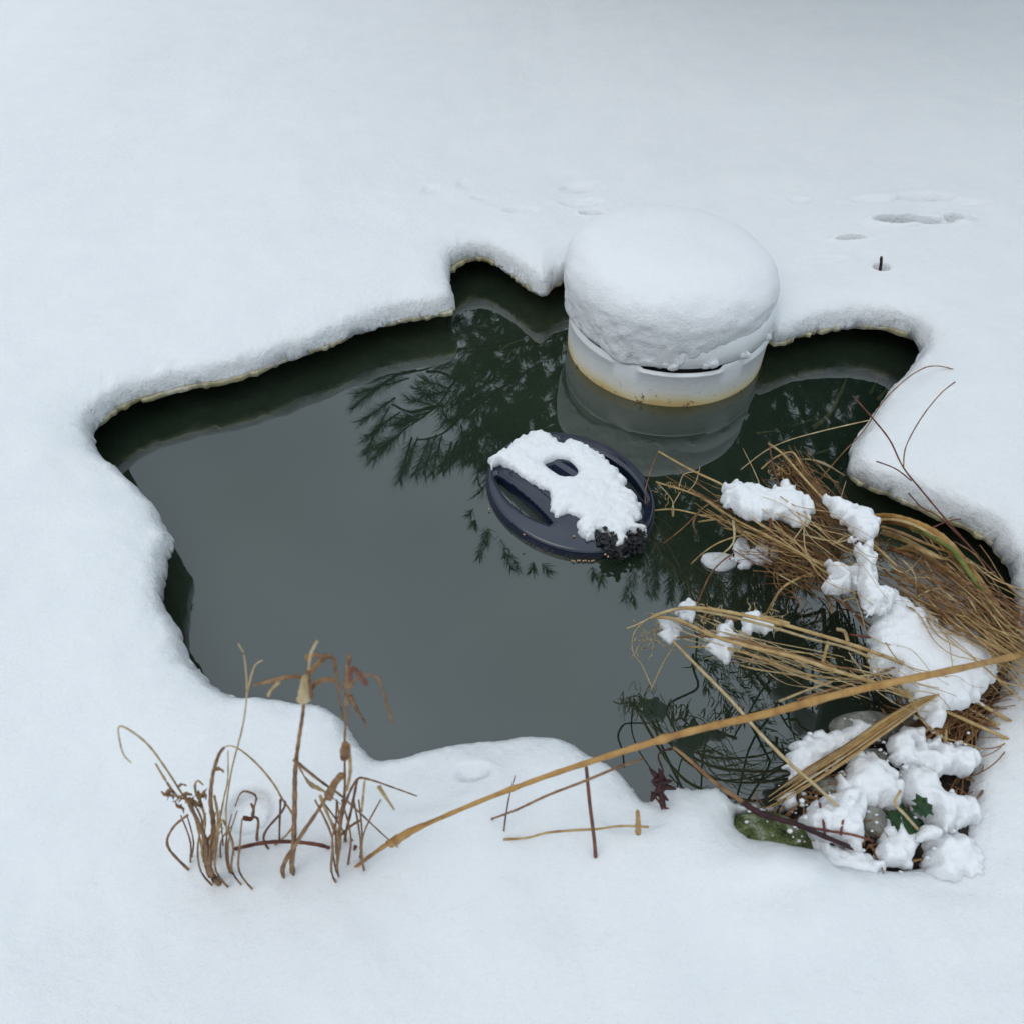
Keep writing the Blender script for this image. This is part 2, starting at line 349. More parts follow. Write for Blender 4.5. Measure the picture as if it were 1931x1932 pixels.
prints = [(1090, 350, .05, .02, .012), (1096, 382, .055, .018, .012), (1115, 403, .03, .015, .012), (982, 400, .045, .015, .008), (905, 380, .02, .01, .008), (812, 364, .02, .01, .006), (877, 350, .02, .01, .006),
          (1648, 388, .06, .018, .009), (1732, 385, .07, .024, .02), (1683, 432, .05, .02, .03), (1735, 432, .07, .018, .016), (1798, 424, .03, .02, .02), (1600, 462, .035, .013, .014), (1508, 385, .03, .01, .006), (1658, 515, .018, .015, .01),
          (1550, 500, .06, .015, .004), (1820, 395, .05, .015, .006)]
P_pr = [(at(x, y, .12), a, b, d_) for x, y, a, b, d_ in prints]
M_pr = [(at(x, y, .1), a*1.4, b*1.4, d_*.5) for x, y, a, b, d_ in
        [(1455, 1665, .075, .034, -.046), (1010, 1480, .06, .03, -.008), (800, 1500, .05, .03, .008), (895, 1478, .016, .010, .010), (845, 1510, .07, .05, -.010), (1290, 1555, .05, .03, -.006), (1180, 1600, .06, .03, -.003), (1180, 1560, .03, .015, .006), (475, 1540, .022, .02, .02), (640, 1560, .05, .03, -.01), (1050, 1560, .07, .03, -.008), (900, 1580, .04, .03, -.012)]]
BUMP_Y = at(965, 1430, .1).y
def snow_top(X, Y, s):
    T = .062+.008*fbm(X, Y, .5, 1)
    r = .11+.03*fbm(X+4, Y, .3, 1)
    q = np.clip(s/r, 0, 1)
    z = .064+T*(.72*np.sqrt(1-(1-q)**2.0)+.28*np.sqrt(1-(1-np.clip(s/.022, 0, 1))**2))
    z = z+.022*fbm(X, Y, .55, 2)*np.clip(s/.25, 0, 1)+.004*fbm(X, Y, .09, 2)*np.clip(s/.03, 0, 1)
    z = z+.007*fbm(X, Y, .022, 3, g=.7)*np.exp(-s/.03)
    z = z+.15*np.clip((s-1.5)/12, 0, 1)
    z = z+.010*fbm(X, Y, .11, 3)*np.clip((BUMP_Y-Y)/.1, 0, 1)*np.clip(s/.08, 0, 1)+.004*fbm(X+9, Y, .05, 2)*np.clip(s/.1, 0, 1)*np.clip(fbm(X, Y+5, .5, 1)+.1, 0, 1)
    for p, a, b, dd in P_pr+M_pr:
        q = ((X-p.x)/a)**2+((Y-p.y)/b)**2
        z = z-2.1*dd*(np.exp(-q**2.5) if dd > 0 else np.exp(-q*.8))+.25*max(dd, 0)*np.exp(-(q-2.0)**2)
    return z
snow = grid_solid('snow_ground', xs, ys, SS, snow_top, lambda X, Y, s: .057+.006*fbm(X, Y, .016, 2), M_snow, smax=200, prof=np.minimum(S0, sdf(GX, GY, bank))+.006*fbm(GX, GY, .09, 2))
tag(snow, kind='structure', label='smooth white snow cover around the open water, marked with a few animal prints')
bx = axis(lo[0]-.6, hi[0]+.6, .0065); by = axis(lo[1]-.6, hi[1]+.6, .0065)
BX, BY = np.meshgrid(bx, by); SI = sdf(BX, BY, shore[::2])
_gy = np.gradient(SI, by, bx)[0]; _f = np.clip((_gy+.15)/.5, 0, 1)
SI = np.minimum(SI, sdf(BX, BY, bank)-.02)+edge_noise(BX, BY)+.0025*_f-.012*(1-_f)+.004*fbm(BX+7, BY, .012, 1)*_f+.005*fbm(BX+3, BY, .025, 2)+.006*fbm(BX+3, BY, .12, 1)
ice = grid_solid('ice_sheet', bx, by, SI, lambda X, Y, s: .066+.003*fbm(X, Y, .02, 2), lambda X, Y, s: .055-.047*(1-np.exp(-s/.085))+.0035*fbm(X, Y, .03, 2), M_ice, smax=.5)
tag(ice, kind='structure')
def box(name, a, b, m, **kw):
    v = [(x, y, z) for x in (a[0], b[0]) for y in (a[1], b[1]) for z in (a[2], b[2])]
    f = [(0, 1, 3, 2), (4, 6, 7, 5), (0, 4, 5, 1), (2, 3, 7, 6), (0, 2, 6, 4), (1, 5, 7, 3)]
    return mesh(name, v, f, m, smooth=False, **kw)
tag(box('pond_water', (lo[0]-.9, lo[1]-.9, -.55), (hi[0]+.9, hi[1]+.9, 0), M_water), kind='structure')
gx = axis(lo[0]-1.2, hi[0]+1.2, .08); gy = axis(lo[1]-1.2, hi[1]+1.2, .08); QX, QY = np.meshgrid(gx, gy)
bed = grid_solid('pond_bed', gx, gy, np.ones(QX.shape), lambda X, Y, s: -.5+.04*fbm(X, Y, .4, 3), None, M_bed); tag(bed, kind='structure')

# ------------------------------------------------------------------ pillow: a lump of snow (or anything else) with its own outline
def pillow(name, poly, z, T, m, label=None, cat=None, group=None, r=.03, step=.003, amp=.006, nsc=.03, under=.35, hole=None, slope=None, parent=None, edge=.003, smooth=5, grow=0.0, fine=.0022):
    W = smooth_poly(poly, smooth); l, h = W.min(0)-.012, W.max(0)+.012
    ax, ay = np.arange(l[0], h[0], step), np.arange(l[1], h[1], step)
    X, Y = np.meshgrid(ax, ay); S = -sdf(X, Y, W)
    S = S+grow+edge*2*fbm(X, Y, .022, 2)+edge*1.5*fbm(X, Y, .008, 1)
    if hole is not None: S = np.minimum(S, sdf(X, Y, smooth_poly(hole, 5)))
    zf = (lambda X, Y: z) if slope is None else slope
    def top(X, Y, s):
        q = np.sqrt(np.maximum(0, 1-(1-np.clip(s/r, 0, 1))**2))
        return zf(X, Y)+T*q+(amp*fbm(X, Y, nsc, 3, g=.6)+fine*fbm(X, Y, .009, 2, g=.8))*np.clip(s/.008, 0, 1)
    def bot(X, Y, s):
        q = np.sqrt(np.maximum(0, 1-(1-np.clip(s/r, 0, 1))**2))
        return zf(X, Y)-.002-under*T*q
    o = grid_solid(name, ax, ay, S, top, bot, m, parent)
    return tag(o, label, cat, group)
def snow_lump(k, pts, z, T, label, **kw):
    kw.setdefault('edge', .0045); kw['r'] = kw.get('r', .03)*1.25; kw.setdefault('grow', .0015 if k == 5 else .001)
    return pillow('snow_clump', [at(*p, z)[:2] for p in PX(k, pts)], z, T, kw.pop('m', M_clump), label, 'snow', 'clumps of snow caught on the plants', **kw)

# ------------------------------------------------------------------ the white pond ice preventer
CX, CY, CR = .381, 1.649, .2415
prev = empty('ice_preventer', (CX, CY, 0)); tag(prev, 'round white styrofoam ice preventer with yellowed waterline, floating under a thick snow cap', 'ice preventer')
def lathe(name, prof, m, parent, n=160, disp=None, closed=True):
    V = []; F = []
    for i, (r, z) in enumerate(prof):
        for j in range(n):
            a = 2*math.pi*j/n; rr, zz = (r, z) if disp is None else disp(r, z, a, i)
            V.append((CX+rr*math.cos(a), CY+rr*math.sin(a), zz))
    for i in range(len(prof)-1):
        for j in range(n): F.append((i*n+j, i*n+(j+1) % n, (i+1)*n+(j+1) % n, (i+1)*n+j))
    if closed:
        F.append(tuple(range(n))[::-1]); F.append(tuple((len(prof)-1)*n+j for j in range(n)))
    return mesh(name, V, F, m, parent)
TOPZ = .104
def angd(a, c): return abs((a-c+math.pi) % (2*math.pi)-math.pi)
front = -math.pi/2-.02
def notch(a):
    t = 0
    for k in range(6):
        c = front+k*math.pi/3; dpt = .0105 if k == 0 else .0025
        t = max(t, dpt*min(1, max(0, (.40-angd(a, c))/.03)))
    return t
def lip(a): return max(.0035*min(1, max(0, (.42-angd(a, front+k*math.pi/3))/.03)) for k in range(6))
def body_disp(r, z, a, i):
    if i in (9, 10, 11, 12): z -= notch(a)
    if i in (7, 8): r += lip(a)*.9; 
    return r, z
lathe('float_ring', [(CR*.9, -.12), (CR*1.0, -.042), (CR*1.025, -.034), (CR*1.022, -.010), (CR*1.0, -.003), (CR, .04), (CR*1.001, TOPZ-.022), (CR*1.001, TOPZ-.018), (CR*1.0, TOPZ-.013), (CR*.998, TOPZ-.003), (CR*.993, TOPZ), (CR*.983, TOPZ), (CR*.98, TOPZ-.002), (CR*.97, -.10)], M_foam, prev, 300, body_disp, closed=False)
lathe('inner_shade_drum', [(CR*.95, TOPZ-.04), (CR*.95, TOPZ+.004)], M_dark, prev, 60)  # black drum behind the slot, painting the shade of the hollow inside
lathe('lid', [(CR*.96, TOPZ+.0006), (CR*.985, TOPZ+.0012), (CR*.998, TOPZ+.004), (CR*1.0, TOPZ+.03), (CR*.985, TOPZ+.06), (CR*.95, TOPZ+.068)], M_foam, prev, 160)
# snow cap
def cap():
    prof = []
    z0, zw, zt = TOPZ+.012, .205, .296; RW = CR*1.02
    for i in range(26):
        t = i/25; prof.append((CR*.985+(RW-CR*.985)*math.sin(t*math.pi/2)**.9, z0+(zw-z0)*t))
    for i in range(1, 60):
        t = i/59*math.pi/2; c, s_ = math.cos(t), math.sin(t)
        prof.append((RW*max(c, 1e-3)**.58 if i < 59 else .002, zw+(zt-zw)*s_**1.25))
    def disp(r, z, a, i):
        x, y = r*math.cos(a), r*math.sin(a)
        low = max(0, 1-(z-z0)/.1)
        n1 = float(fbm(np.array(x), np.array(y), .10, 2, np.array(z))); n2 = float(fbm(np.array(x), np.array(y), .025, 3, np.array(z)))
        out_ = r/RW
        r2 = r*(1+.015*n1)+(.003+.006*low)*n2*min(1, r/.1)
        if i < 14:   # ragged lower lip
            k = (14-i)/14
            z -= .030*k*max(0, float(fbm(np.array(a*3.1), np.array(0.0), 1.0, 3))+.25)
        if abs(angd(a, math.pi/2)) < 9: z += .006*n1
        z += .012*(x/ RW)*-1*(1-low)*(1-out_*.3)
        return r2, z
    o = lathe('snow_heap', prof, M_clump, None, 320, disp)
    o.location.x = -.013
    # inner closing ring onto the lid is not needed: the snow sits round the lid
    tag(o, 'thick round cake of snow lying on the white ice preventer', 'snow'); return o
cap()
for a_, z_, s_, w_ in ((-1.75, .118, .008, 'smaller snow crumb of the pair at the left end of the dark slot'), (-1.68, .114, .010, 'larger snow crumb of the pair at the left end of the dark slot'), (-1.38, .113, .007, 'smaller snow crumb of the pair above the right half of the dark slot'), (-1.32, .116, .010, 'larger snow crumb of the pair above the right half of the dark slot'),
                     (-1.0, .115, .008, 'upper snow crumb of the two clinging right of the dark slot on the lid'), (-.95, .112, .009, 'lower snow crumb of the two clinging right of the dark slot on the lid'), (-2.1, .125, .008, 'leftmost snow crumb on the rim of the white lid'), (-.6, .118, .008, 'rightmost snow crumb on the rim of the white lid')):
    mb = MB(); mb.blob((CX+CR*1.004*math.cos(a_), CY+CR*1.004*math.sin(a_), z_), (s_*1.3, s_*.7, s_*1.1), 3, .5)
    tag(mb.build('snow_crumb', M_wet), w_, 'snow', 'snow crumbs on the lid rim')

# ------------------------------------------------------------------ the black float
outl = np.array([at(x, y, .0)[:2] for x, y in [(917, 930), (932, 968), (971, 1001), (1027, 1040), (1074, 1054), (1134, 1053), (1185, 1040), (1225, 1000), (1236, 952), (1220, 915), (1190, 880), (1147, 850), (1104, 832), (1040, 826), (975, 835), (939, 853), (922, 900)]])
def ell_fit(P):
    A = np.c_[P[:, 0]**2, P[:, 0]*P[:, 1], P[:, 1]**2, P[:, 0], P[:, 1]]; m0 = P.mean(0); Q = P-m0
    A = np.c_[Q[:, 0]**2, Q[:, 0]*Q[:, 1], Q[:, 1]**2, Q[:, 0], Q[:, 1]]; s, *_ = np.linalg.lstsq(A, np.ones(len(Q)), rcond=None)
    a, b, c, d_, e = s; M_ = np.array([[a, b/2], [b/2, c]]); c0 = -np.linalg.solve(2*M_, [d_, e]); k = 1+c0@M_@c0
    w_, v_ = np.linalg.eigh(M_/k); return c0+m0, 1/np.sqrt(w_), v_
FC, FS, FV = ell_fit(outl)
ua = FV[:, 0]; ua = ua*np.sign(ua[0]); va_ = np.array([-ua[1], ua[0]])
print('float', FC, FS, ua)
SIDE = 1
def flt():
    root = empty('pond_float', (FC[0], FC[1], 0)); tag(root, 'oval black plastic pond float with two curved slots, half covered by snow', 'pond float')
    st = .0014; a, b = FS
    us = np.arange(-a-.004, a+.004, st); vs = np.arange(-b-.004, b+.004, st); U, V_ = np.meshgrid(us, vs)
    rr = np.sqrt((U/a)**2+(V_/b)**2); S = (1-rr)*b*.98
    slots = []
    def height(U, V_, s):
        rho = np.sqrt((U/a)**2+(V_/b)**2)
        sgn = V_/b; cur = sgn/np.sqrt(np.maximum(.05, 1-(U/a*.86)**2))
        sm = lambda e0, e1, x: (lambda t: t*t*(3-2*t))(np.clip((x-e0)/(e1-e0), 0, 1))
        H = .020*np.sqrt(np.clip(1-(1-np.clip(s/.010, 0, 1))**2.2, 0, 1))+.007*sm(.010, .05, s)+.008*(1-rho**2)
        # curved slots open down to the water
        uo = U/a+.22*np.where(V_ > 0, -1, 1)*SIDE; w0 = np.abs(np.abs(cur)-.67); lim = sm(.48, .44, np.abs(uo))
        slot = sm(.118, .072, w0+.38*uo**2)*lim
        lipr = sm(.165, .125, w0+.38*uo**2)*sm(.53, .47, np.abs(uo)); grv = sm(.035, .015, np.abs(np.abs(cur)-.36))*sm(.56, .5, np.abs(uo))
        chan = sm(.20, .12, np.abs(cur))*sm(.8, .7, np.abs(U/a))
        H = H-.0035*lipr-.004*chan-.004*grv
        return H*(1-slot)-.03*slot
    X, Y = U, V_
    gyy, gxx = None, None
    o = grid_solid('hull', us, vs, S, height, lambda X, Y, s: np.full(X.shape, -.035), M_float, None)
    me = o.data; co = np.empty(len(me.vertices)*3); me.vertices.foreach_get('co', co); co = co.reshape(-1, 3)
    q = co.copy(); q[:, 0] = FC[0]+co[:, 0]*ua[0]+co[:, 1]*va_[0]; q[:, 1] = FC[1]+co[:, 0]*ua[1]+co[:, 1]*va_[1]
    me.vertices.foreach_set('co', q.ravel()); me.update()
    o.parent = root; o.matrix_parent_inverse = parent_inv(root)
    gp = [at(*p, .03)[:2] for p in PX(2, [(1130, 1090), (1240, 1060), (1400, 1010), (1560, 960), (1640, 1030), (1640, 1130), (1600, 1230), (1500, 1240), (1470, 1300), (1400, 1310), (1330, 1280), (1270, 1240), (1230, 1180)])]
    mb = MB(); W = smooth_poly(gp, 4); l, h = W.min(0), W.max(0); k = 0
    while k < 230:
        x, y = random.uniform(l[0], h[0]), random.uniform(l[1], h[1])
        if sdf(np.array([x]), np.array([y]), W)[0] < -.003:
            mb.blob((x, y, .026+random.uniform(-.006, .014)), (random.uniform(.0022, .0065), random.uniform(.0022, .0065), random.uniform(.002, .005)), 2, .9, .5); k += 1
    tag(mb.build('gravel_filling', M_gravel, root, smooth=False), kind='stuff')
flt()
zs = .031
pillow('snow_patch', [at(*p, zs)[:2] for p in PX(2, [(330, 400), (400, 330), (500, 250), (600, 215), (700, 195), (800, 240), (850, 290), (960, 280), (1080, 320), (1200, 390), (1330, 480), (1420, 590), (1480, 700), (1540, 790), (1590, 920), (1570, 1000), (1640, 1030), (1630, 1090), (1540, 1060), (1460, 1130), (1440, 1200), (1340, 1160), (1290, 1080), (1200, 1060), (1140, 1130), (1020, 1070), (1030, 960), (930, 920), (870, 940), (800, 880), (800, 780), (700, 680), (640, 650), (530, 590), (470, 540), (400, 490), (340, 490), (262, 515), (255, 440)])],
       zs-.001, .020, M_clump, 'patch of snow with a small hole on top of the black oval float', 'snow', r=.03, step=.0025, amp=.004, nsc=.02, under=.55, edge=.0035, smooth=3,
       hole=[at(*p, zs+.012)[:2] for p in PX(2, [(745, 440), (860, 405), (960, 425), (1030, 510), (990, 560), (890, 555), (800, 500)])])
mb = MB()
for i in range(9):
    p = at(*Z[2](*((980+i*24+random.uniform(-7, 7), 1322+random.uniform(-4, 4)) if i < 9 else (0, 0))), .004)
    mb.blob(p, (.0022, .0018, .0018), 1, .2)
for q in ((255, 865), (560, 1090), (995, 1105), (1270, 1265), (1295, 1285), (440, 670)):
    p = at(*Z[2](*q), .03 if q[0] > 500 else .006); mb.blob(p, (.0025, .002, .002), 1, .2)
tag(mb.build('seed_grain', M_seed), 'pale seed grains gathered in the water at the edge of the black float', 'seeds', kind='stuff')

# ------------------------------------------------------------------ trees outside the frame, seen mirrored in the pond
def tuft(needles, base, tip, L=.105, n=150, wid=.0011):
    n = int(n*.75)
    base, tip = Vector(base), Vector(tip); ax_ = (tip-base); ln = ax_.length; ax_.normalize()
    e1 = ax_.orthogonal().normalized(); e2 = ax_.cross(e1)
    for i in range(n):
        t = random.random()**.8; p = base+ax_*(ln*t); an = random.uniform(0, 2*math.pi); sp = random.uniform(.45, 1.15)*(1-.45*t)
        d_ = (ax_*math.cos(sp)+(e1*math.cos(an)+e2*math.sin(an))*math.sin(sp)).normalized(); l = L*random.uniform(.7, 1.1)
        q = p+d_*l; s_ = d_.orthogonal().normalized(); s_ = (s_*math.cos(an)+d_.cross(s_)*math.sin(an))*wid
        m_ = p+d_*l*.5+Vector((0, 0, .002)); needles.tri(p-s_, p+s_, m_+s_); needles.tri(p-s_, m_+s_, m_-s_); needles.tri(m_-s_, m_+s_, q)
def pine():
    root = empty('pine_tree', (3.3, 8.2, .1)); tag(root, 'tall dark green long needled pine, its boughs mirrored in the pond behind the float', 'tree')
    nb = MB(); wood = []
    tr = [(3.3, 8.2, -.05), (3.25, 8.15, 2), (3.35, 8.1, 4.5), (3.3, 8.2, 8)]
    MB().tube(tr, .19, .08, 14, 10, wob=.05).build('trunk', M_bark, root)
    def z6(p, z): return mir(*Z[6](*p), z)
    # outer boughs, tips as they mirror in the water
    TI = [((560, 600), (190, 850)), ((700, 560), (320, 650)), ((640, 640), (230, 760)), ((520, 780), (255, 965)), ((480, 850), (285, 1250)), ((560, 900), (300, 1100)), ((640, 1000), (350, 1280)), ((560, 1080), (400, 1190)), ((650, 1100), (560, 1450)), ((700, 1100), (600, 1380)),
          ((800, 1100), (690, 1400)), ((850, 1080), (760, 1400)), ((900, 1100), (820, 1400)), ((980, 1150), (900, 1370)), ((1020, 1150), (960, 1350)), ((1100, 1100), (1180, 1310)), ((1050, 1000), (1080, 1290)), ((1150, 1150), (1230, 1330)),
          ((950, 700), (760, 650)), ((960, 720), (750, 760)), ((850, 850), (620, 790)), ((800, 900), (560, 960)), ((700, 950), (540, 1010)), ((900, 850), (700, 700)), ((900, 900), (980, 1000))]
    for b, t in TI:
        zb = random.uniform(2.15, 2.3); B, T_ = z6(b, zb), z6(t, zb+random.uniform(-.02, .05))
        tuft(nb, B, T_, n=int(150+500*(T_-B).length)); wood.append(([B, T_], .006, .003))
    for path in ([(1850, 200), (1300, 350), (1010, 410), (780, 550), (560, 600)], [(1800, 300), (1200, 420), (1090, 520), (960, 690), (850, 850), (650, 1000)], [(780, 575), (880, 585), (1000, 615)], [(1700, 500), (1400, 700), (1100, 900), (900, 1080), (700, 1120)], [(1700, 700), (1400, 900), (1150, 1150)], [(850, 850), (650, 900), (500, 830)]):
        P_ = [z6(p, 2.2+.02*i) for i, p in enumerate(path[::-1])][::-1]; wood.append((P_, .013, .006))
    # tufts near the float and to its right
    for b, t in (((240, 1010), (165, 1290)), ((260, 1020), (230, 1180)), ((340, 1100), (440, 1400)), ((420, 1200), (510, 1400)), ((650, 1330), (640, 1390)), ((720, 1350), (770, 1410)), ((1150, 1360), (1180, 1460)), ((1250, 1380), (1240, 1500)),
                 ((1500, 1360), (1440, 1660)), ((1520, 1360), (1510, 1700)), ((1620, 1300), (1640, 1600)), ((1690, 1300), (1700, 1620)), ((1740, 1200), (1720, 1560)), ((130, 860), (100, 900)), ((150, 950), (130, 990))):
        B, T_ = mir(*Z[2](*b), 2.1), mir(*Z[2](*t), 2.12); tuft(nb, B, T_, L=.07, n=int(80+420*(T_-B).length))
    for b, t in (((300, 700), (280, 960)), ((380, 700), (360, 990)), ((470, 700), (470, 970)), ((560, 700), (560, 1010)), ((650, 700), (640, 980)), ((750, 680), (730, 960)), ((850, 700), (840, 950)), ((930, 700), (960, 960)), ((1000, 700), (1060, 920)), ((1060, 640), (1120, 850))):
        B, T_ = mir(*Z[4](*b), 2.1), mir(*Z[4](*t), 2.12); tuft(nb, B, T_, L=.09, n=420)
    # the dense body of the crown, several layers
    def inside(x, y):
        W = [(830, 560), (850, 640), (845, 780), (880, 850), (930, 860), (960, 900), (1200, 1010), (1230, 1050), (1500, 1060), (1560, 1000), (1800, 1000), (1860, 700), (1750, 520), (1300, 380), (850, 400)]
        return sdf(np.array([x]), np.array([y]), np.array(W, float))[0]
    k = 0
    while k < 2600:
        x, y = random.uniform(800, 1880), random.uniform(380, 1080); s_ = inside(x, y)
        if s_ > -8: continue
        z = 2.2+random.random()*(.25 if s_ > -40 else 1.1)
        B = mir(x, y, z); B.z = z
        T_ = B+Vector((random.uniform(-.16, .08), random.uniform(-.25, -.05), random.uniform(-.05, .1)))
        tuft(nb, B, T_, n=90, L=.11, wid=.0018 if s_ > -60 else .0036); k += 1
    # dark sprays mirrored by the left shore and among the grass
    for b, t in (((1480, 760), (1560, 720)), ):
        pass
    for i in range(9):
        tgt = mir(900+i*95, 640+random.uniform(-60, 260), 2.5+random.random()*.6); st = Vector((3.3, 8.15, 2.4+i*.25))
        mid = (tgt+st)/2+Vector((0, 0, .35)); wood.append(([st, mid, tgt], .05, .012))
    for P_, r0, r1 in wood: MB().tube(P_, r0, r1, 6, 5).build('branch', M_bark, root)
    tag(nb.build('needles', M_needle, root, smooth=False), kind='stuff')
pine()
def left_tree():
    root = empty('conifer_tree', (-4.6, 6.6, .1)); tag(root, 'dark bushy conifer mirrored as a narrow dark patch at the left snow edge', 'tree')
    nb = MB(); MB().tube([(-4.6, 6.6, -.05), (-4.6, 6.55, 3.5), (-4.5, 6.6, 7)], .14, .05, 10, 6).build('trunk', M_bark, root)
    for i in range(46):
        t = i/45; x = 640+(t*110 if t < .4 else 44+0)+random.uniform(-60, 25); y = 1300+t*440
        wd = {0: 20}.get(0)
        xr = 650+90*math.sin(min(1, t*1.6)*math.pi/2)-30*max(0, t-.6)*2.5
        B = mir(*Z[8](xr-60-random.random()*40, y-30), 2.5); T_ = mir(*Z[8](xr-14, y), 2.52); tuft(nb, B, T_, L=.06, n=130, wid=.003)
    end = mir(*Z[8](660, 1500), 2.5)
    MB().tube([(-4.6, 6.6, 3.2), ((-4.6+end.x)/2, (6.6+end.y)/2, 3.1), tuple(end)], .04, .012, 6, 6).build('branch', M_bark, root)
    tag(nb.build('foliage', M_needle, root, smooth=False), kind='stuff')
left_tree()
def bare():
    root = empty('bare_shrub', (2.3, .25, .1)); tag(root, 'bare dark crooked branches mirrored in the water at the lower right', 'shrub')
    hub = Vector((2.0, .5, 2.0)); MB().tube([(2.3, .25, 0), (2.25, .3, 1), hub], .035, .02, 8, 6).build('trunk', M_twig, root)
    TW = [([(410, 360), (415, 440), (445, 540), (380, 590), (290, 630), (250, 690), (205, 750), (70, 758), (10, 770), (-20, 830), (10, 910), (15, 1010)], .0055),
          ([(1225, 60), (1220, 130), (1190, 190), (1110, 255), (1010, 280)], .005), ([(1280, 60), (1290, 130), (1300, 200), (1280, 260)], .006),
          ([(1260, 640), (1220, 710), (1100, 720), (1010, 710), (930, 730)], .006), ([(80, 620), (55, 760), (70, 850), (110, 930), (200, 1060)], .004),
          ([(410, 850), (340, 980), (320, 1130)], .004), ([(500, 800), (470, 950), (455, 1160)], .005), ([(980, 230), (1050, 330), (1130, 450), (1240, 560)], .022), ([(1000, 430), (860, 700), (740, 880), (660, 1200)], .006),
          ([(1085, 300), (1090, 560), (1095, 800)], .006), ([(700, 380), (830, 560), (950, 760), (1050, 860)], .006), ([(850, 600), (1000, 590), (1230, 590)], .004), ([(1300, 640), (1360, 720)], .014), ([(1450, 580), (1550, 670)], .014),
          ([(1180, 400), (1170, 600), (1240, 780)], .006), ([(960, 430), (940, 640), (1000, 860)], .005), ([(870, 480), (760, 640), (640, 850)], .005), ([(1400, 580), (1390, 700)], .006), ([(1290, 430), (1300, 640)], .005),
          ([(275, 1050), (340, 1110), (460, 1170)], .004), ([(740, 760), (830, 930), (840, 1010), (720, 1200)], .007), ([(1010, 90), (980, 170), (1050, 300)], .006), ([(760, 20), (840, 120), (980, 230)], .009)]
    for pts, r in TW:
        z = 1.75+random.random()*.15; P_ = [mir(*Z[5](*p), z) for p in pts]
        MB().tube(P_, r*.95, r*.6, 6, 4).build('twig', M_twig, root)
    sp = MB()
    # a dense dark spray
    for (a, b), wdt in (((420, 350), 60), ((500, 430), 80), ((560, 500), 90), ((620, 560), 100), ((700, 640), 110), ((760, 700), 110), ((800, 800), 90), ((900, 830), 100), ((960, 900), 70), ((940, 1000), 40), ((780, 420), 150), ((840, 460), 120)):
        for _ in range(5):
            q = (a+random.uniform(-wdt, wdt)*.5, b+random.uniform(-wdt, wdt)*.5); q2 = (q[0]+random.uniform(20, 120), q[1]+random.uniform(40, 130))
            B, T_ = mir(*Z[5](*q), 1.8), mir(*Z[5](*q2), 1.82); tuft(sp, B, T_, L=.05, n=16, wid=.002)
    tag(sp.build('dead_leaves', M_twig, root, smooth=False), kind='stuff')
    for tgt in ((1240, 560), (1000, 430), (1225, 60), (700, 380)):
        P_ = mir(*Z[5](*tgt), 1.82); MB().tube([hub, (hub+P_)/2+Vector((0, 0, .12)), P_], .016, .006, 6, 5).build('branch', M_twig, root)
bare()

# ------------------------------------------------------------------ plants
def stalk(root, k, pts, z, r, m, r1=None, name='stem', flat=1.0, seg=7, node=0):
    if flat == 1.0: r = r*.62; r1 = r1*.72 if r1 else r1
    pts = [(p[0]+random.uniform(-7, 7), p[1]+random.uniform(-7, 7)) if 0 < i < len(pts)-1 and k in (4, 3) else p for i, p in enumerate(pts)]
    """pts in a zoomed view; z: (tip height, arch, root height) along the points, or a list"""
    P_ = []
    n = len(pts)
    for i, p in enumerate(pts):
        t = i/(n-1)
        zz = z[i] if isinstance(z, list) else z[0]+(z[2]-z[0])*t+z[1]*math.sin(math.pi*t)
        P_.append(at(*Z[k](*p), zz))
    return MB().tube(P_, r, r if r1 is None else r1, 6, seg, flat, wob=.08, node=node).build(name, m, root)
def bundle(mb, A, B, n, spread, z0, z1, r, arch=.03, jz=.03):
    """n loose stems from around pixel A to around pixel B"""
    for _ in range(int(n*.8)):
        o = random.gauss(0, 1.9), random.gauss(0, 1.7)
        t0, t1 = random.uniform(0, .35), random.uniform(.65, 1.05)
        dx, dy = B[0]-A[0], B[1]-A[1]
        L = math.hypot(dx, dy); nx_, ny_ = -dy/L, dx/L
        P_ = []; bend = random.gauss(0, .9); wv = random.uniform(.1, .5); fq = random.uniform(1, 3); r_ = r*.5; spread_ = spread
        for i in range(8):
            t = t0+(t1-t0)*i/7; w_ = spread*(o[0]*(1-t)+o[1]*t)+spread*bend*math.sin(math.pi*t)+spread*wv*math.sin(t*6.28*fq+o[0]*9)
            P_.append(at(A[0]+dx*t+nx_*w_, A[1]+dy*t+ny_*w_, z0+(z1-z0)*t+arch*math.sin(math.pi*t)+random.uniform(-jz, jz)*.5))
        mb.tube(P_, r_*random.uniform(.6, 1.4), r_*random.uniform(.3, .9), 5, 3, random.uniform(.4, 1))
def curls(mb, c, n, spread, z, r, size=25):
    for _ in range(n):
        x, y = c[0]+random.gauss(0, spread), c[1]+random.gauss(0, spread*.7); a = random.uniform(0, 6.28); P_ = []
        for i in range(5):
            P_.append(at(x, y, z+random.uniform(-.01, .015))); x += size*.4*math.cos(a); y += size*.4*math.sin(a); a += random.gauss(0, .8)
        mb.tube(P_, r, r*.4, 4, 3)

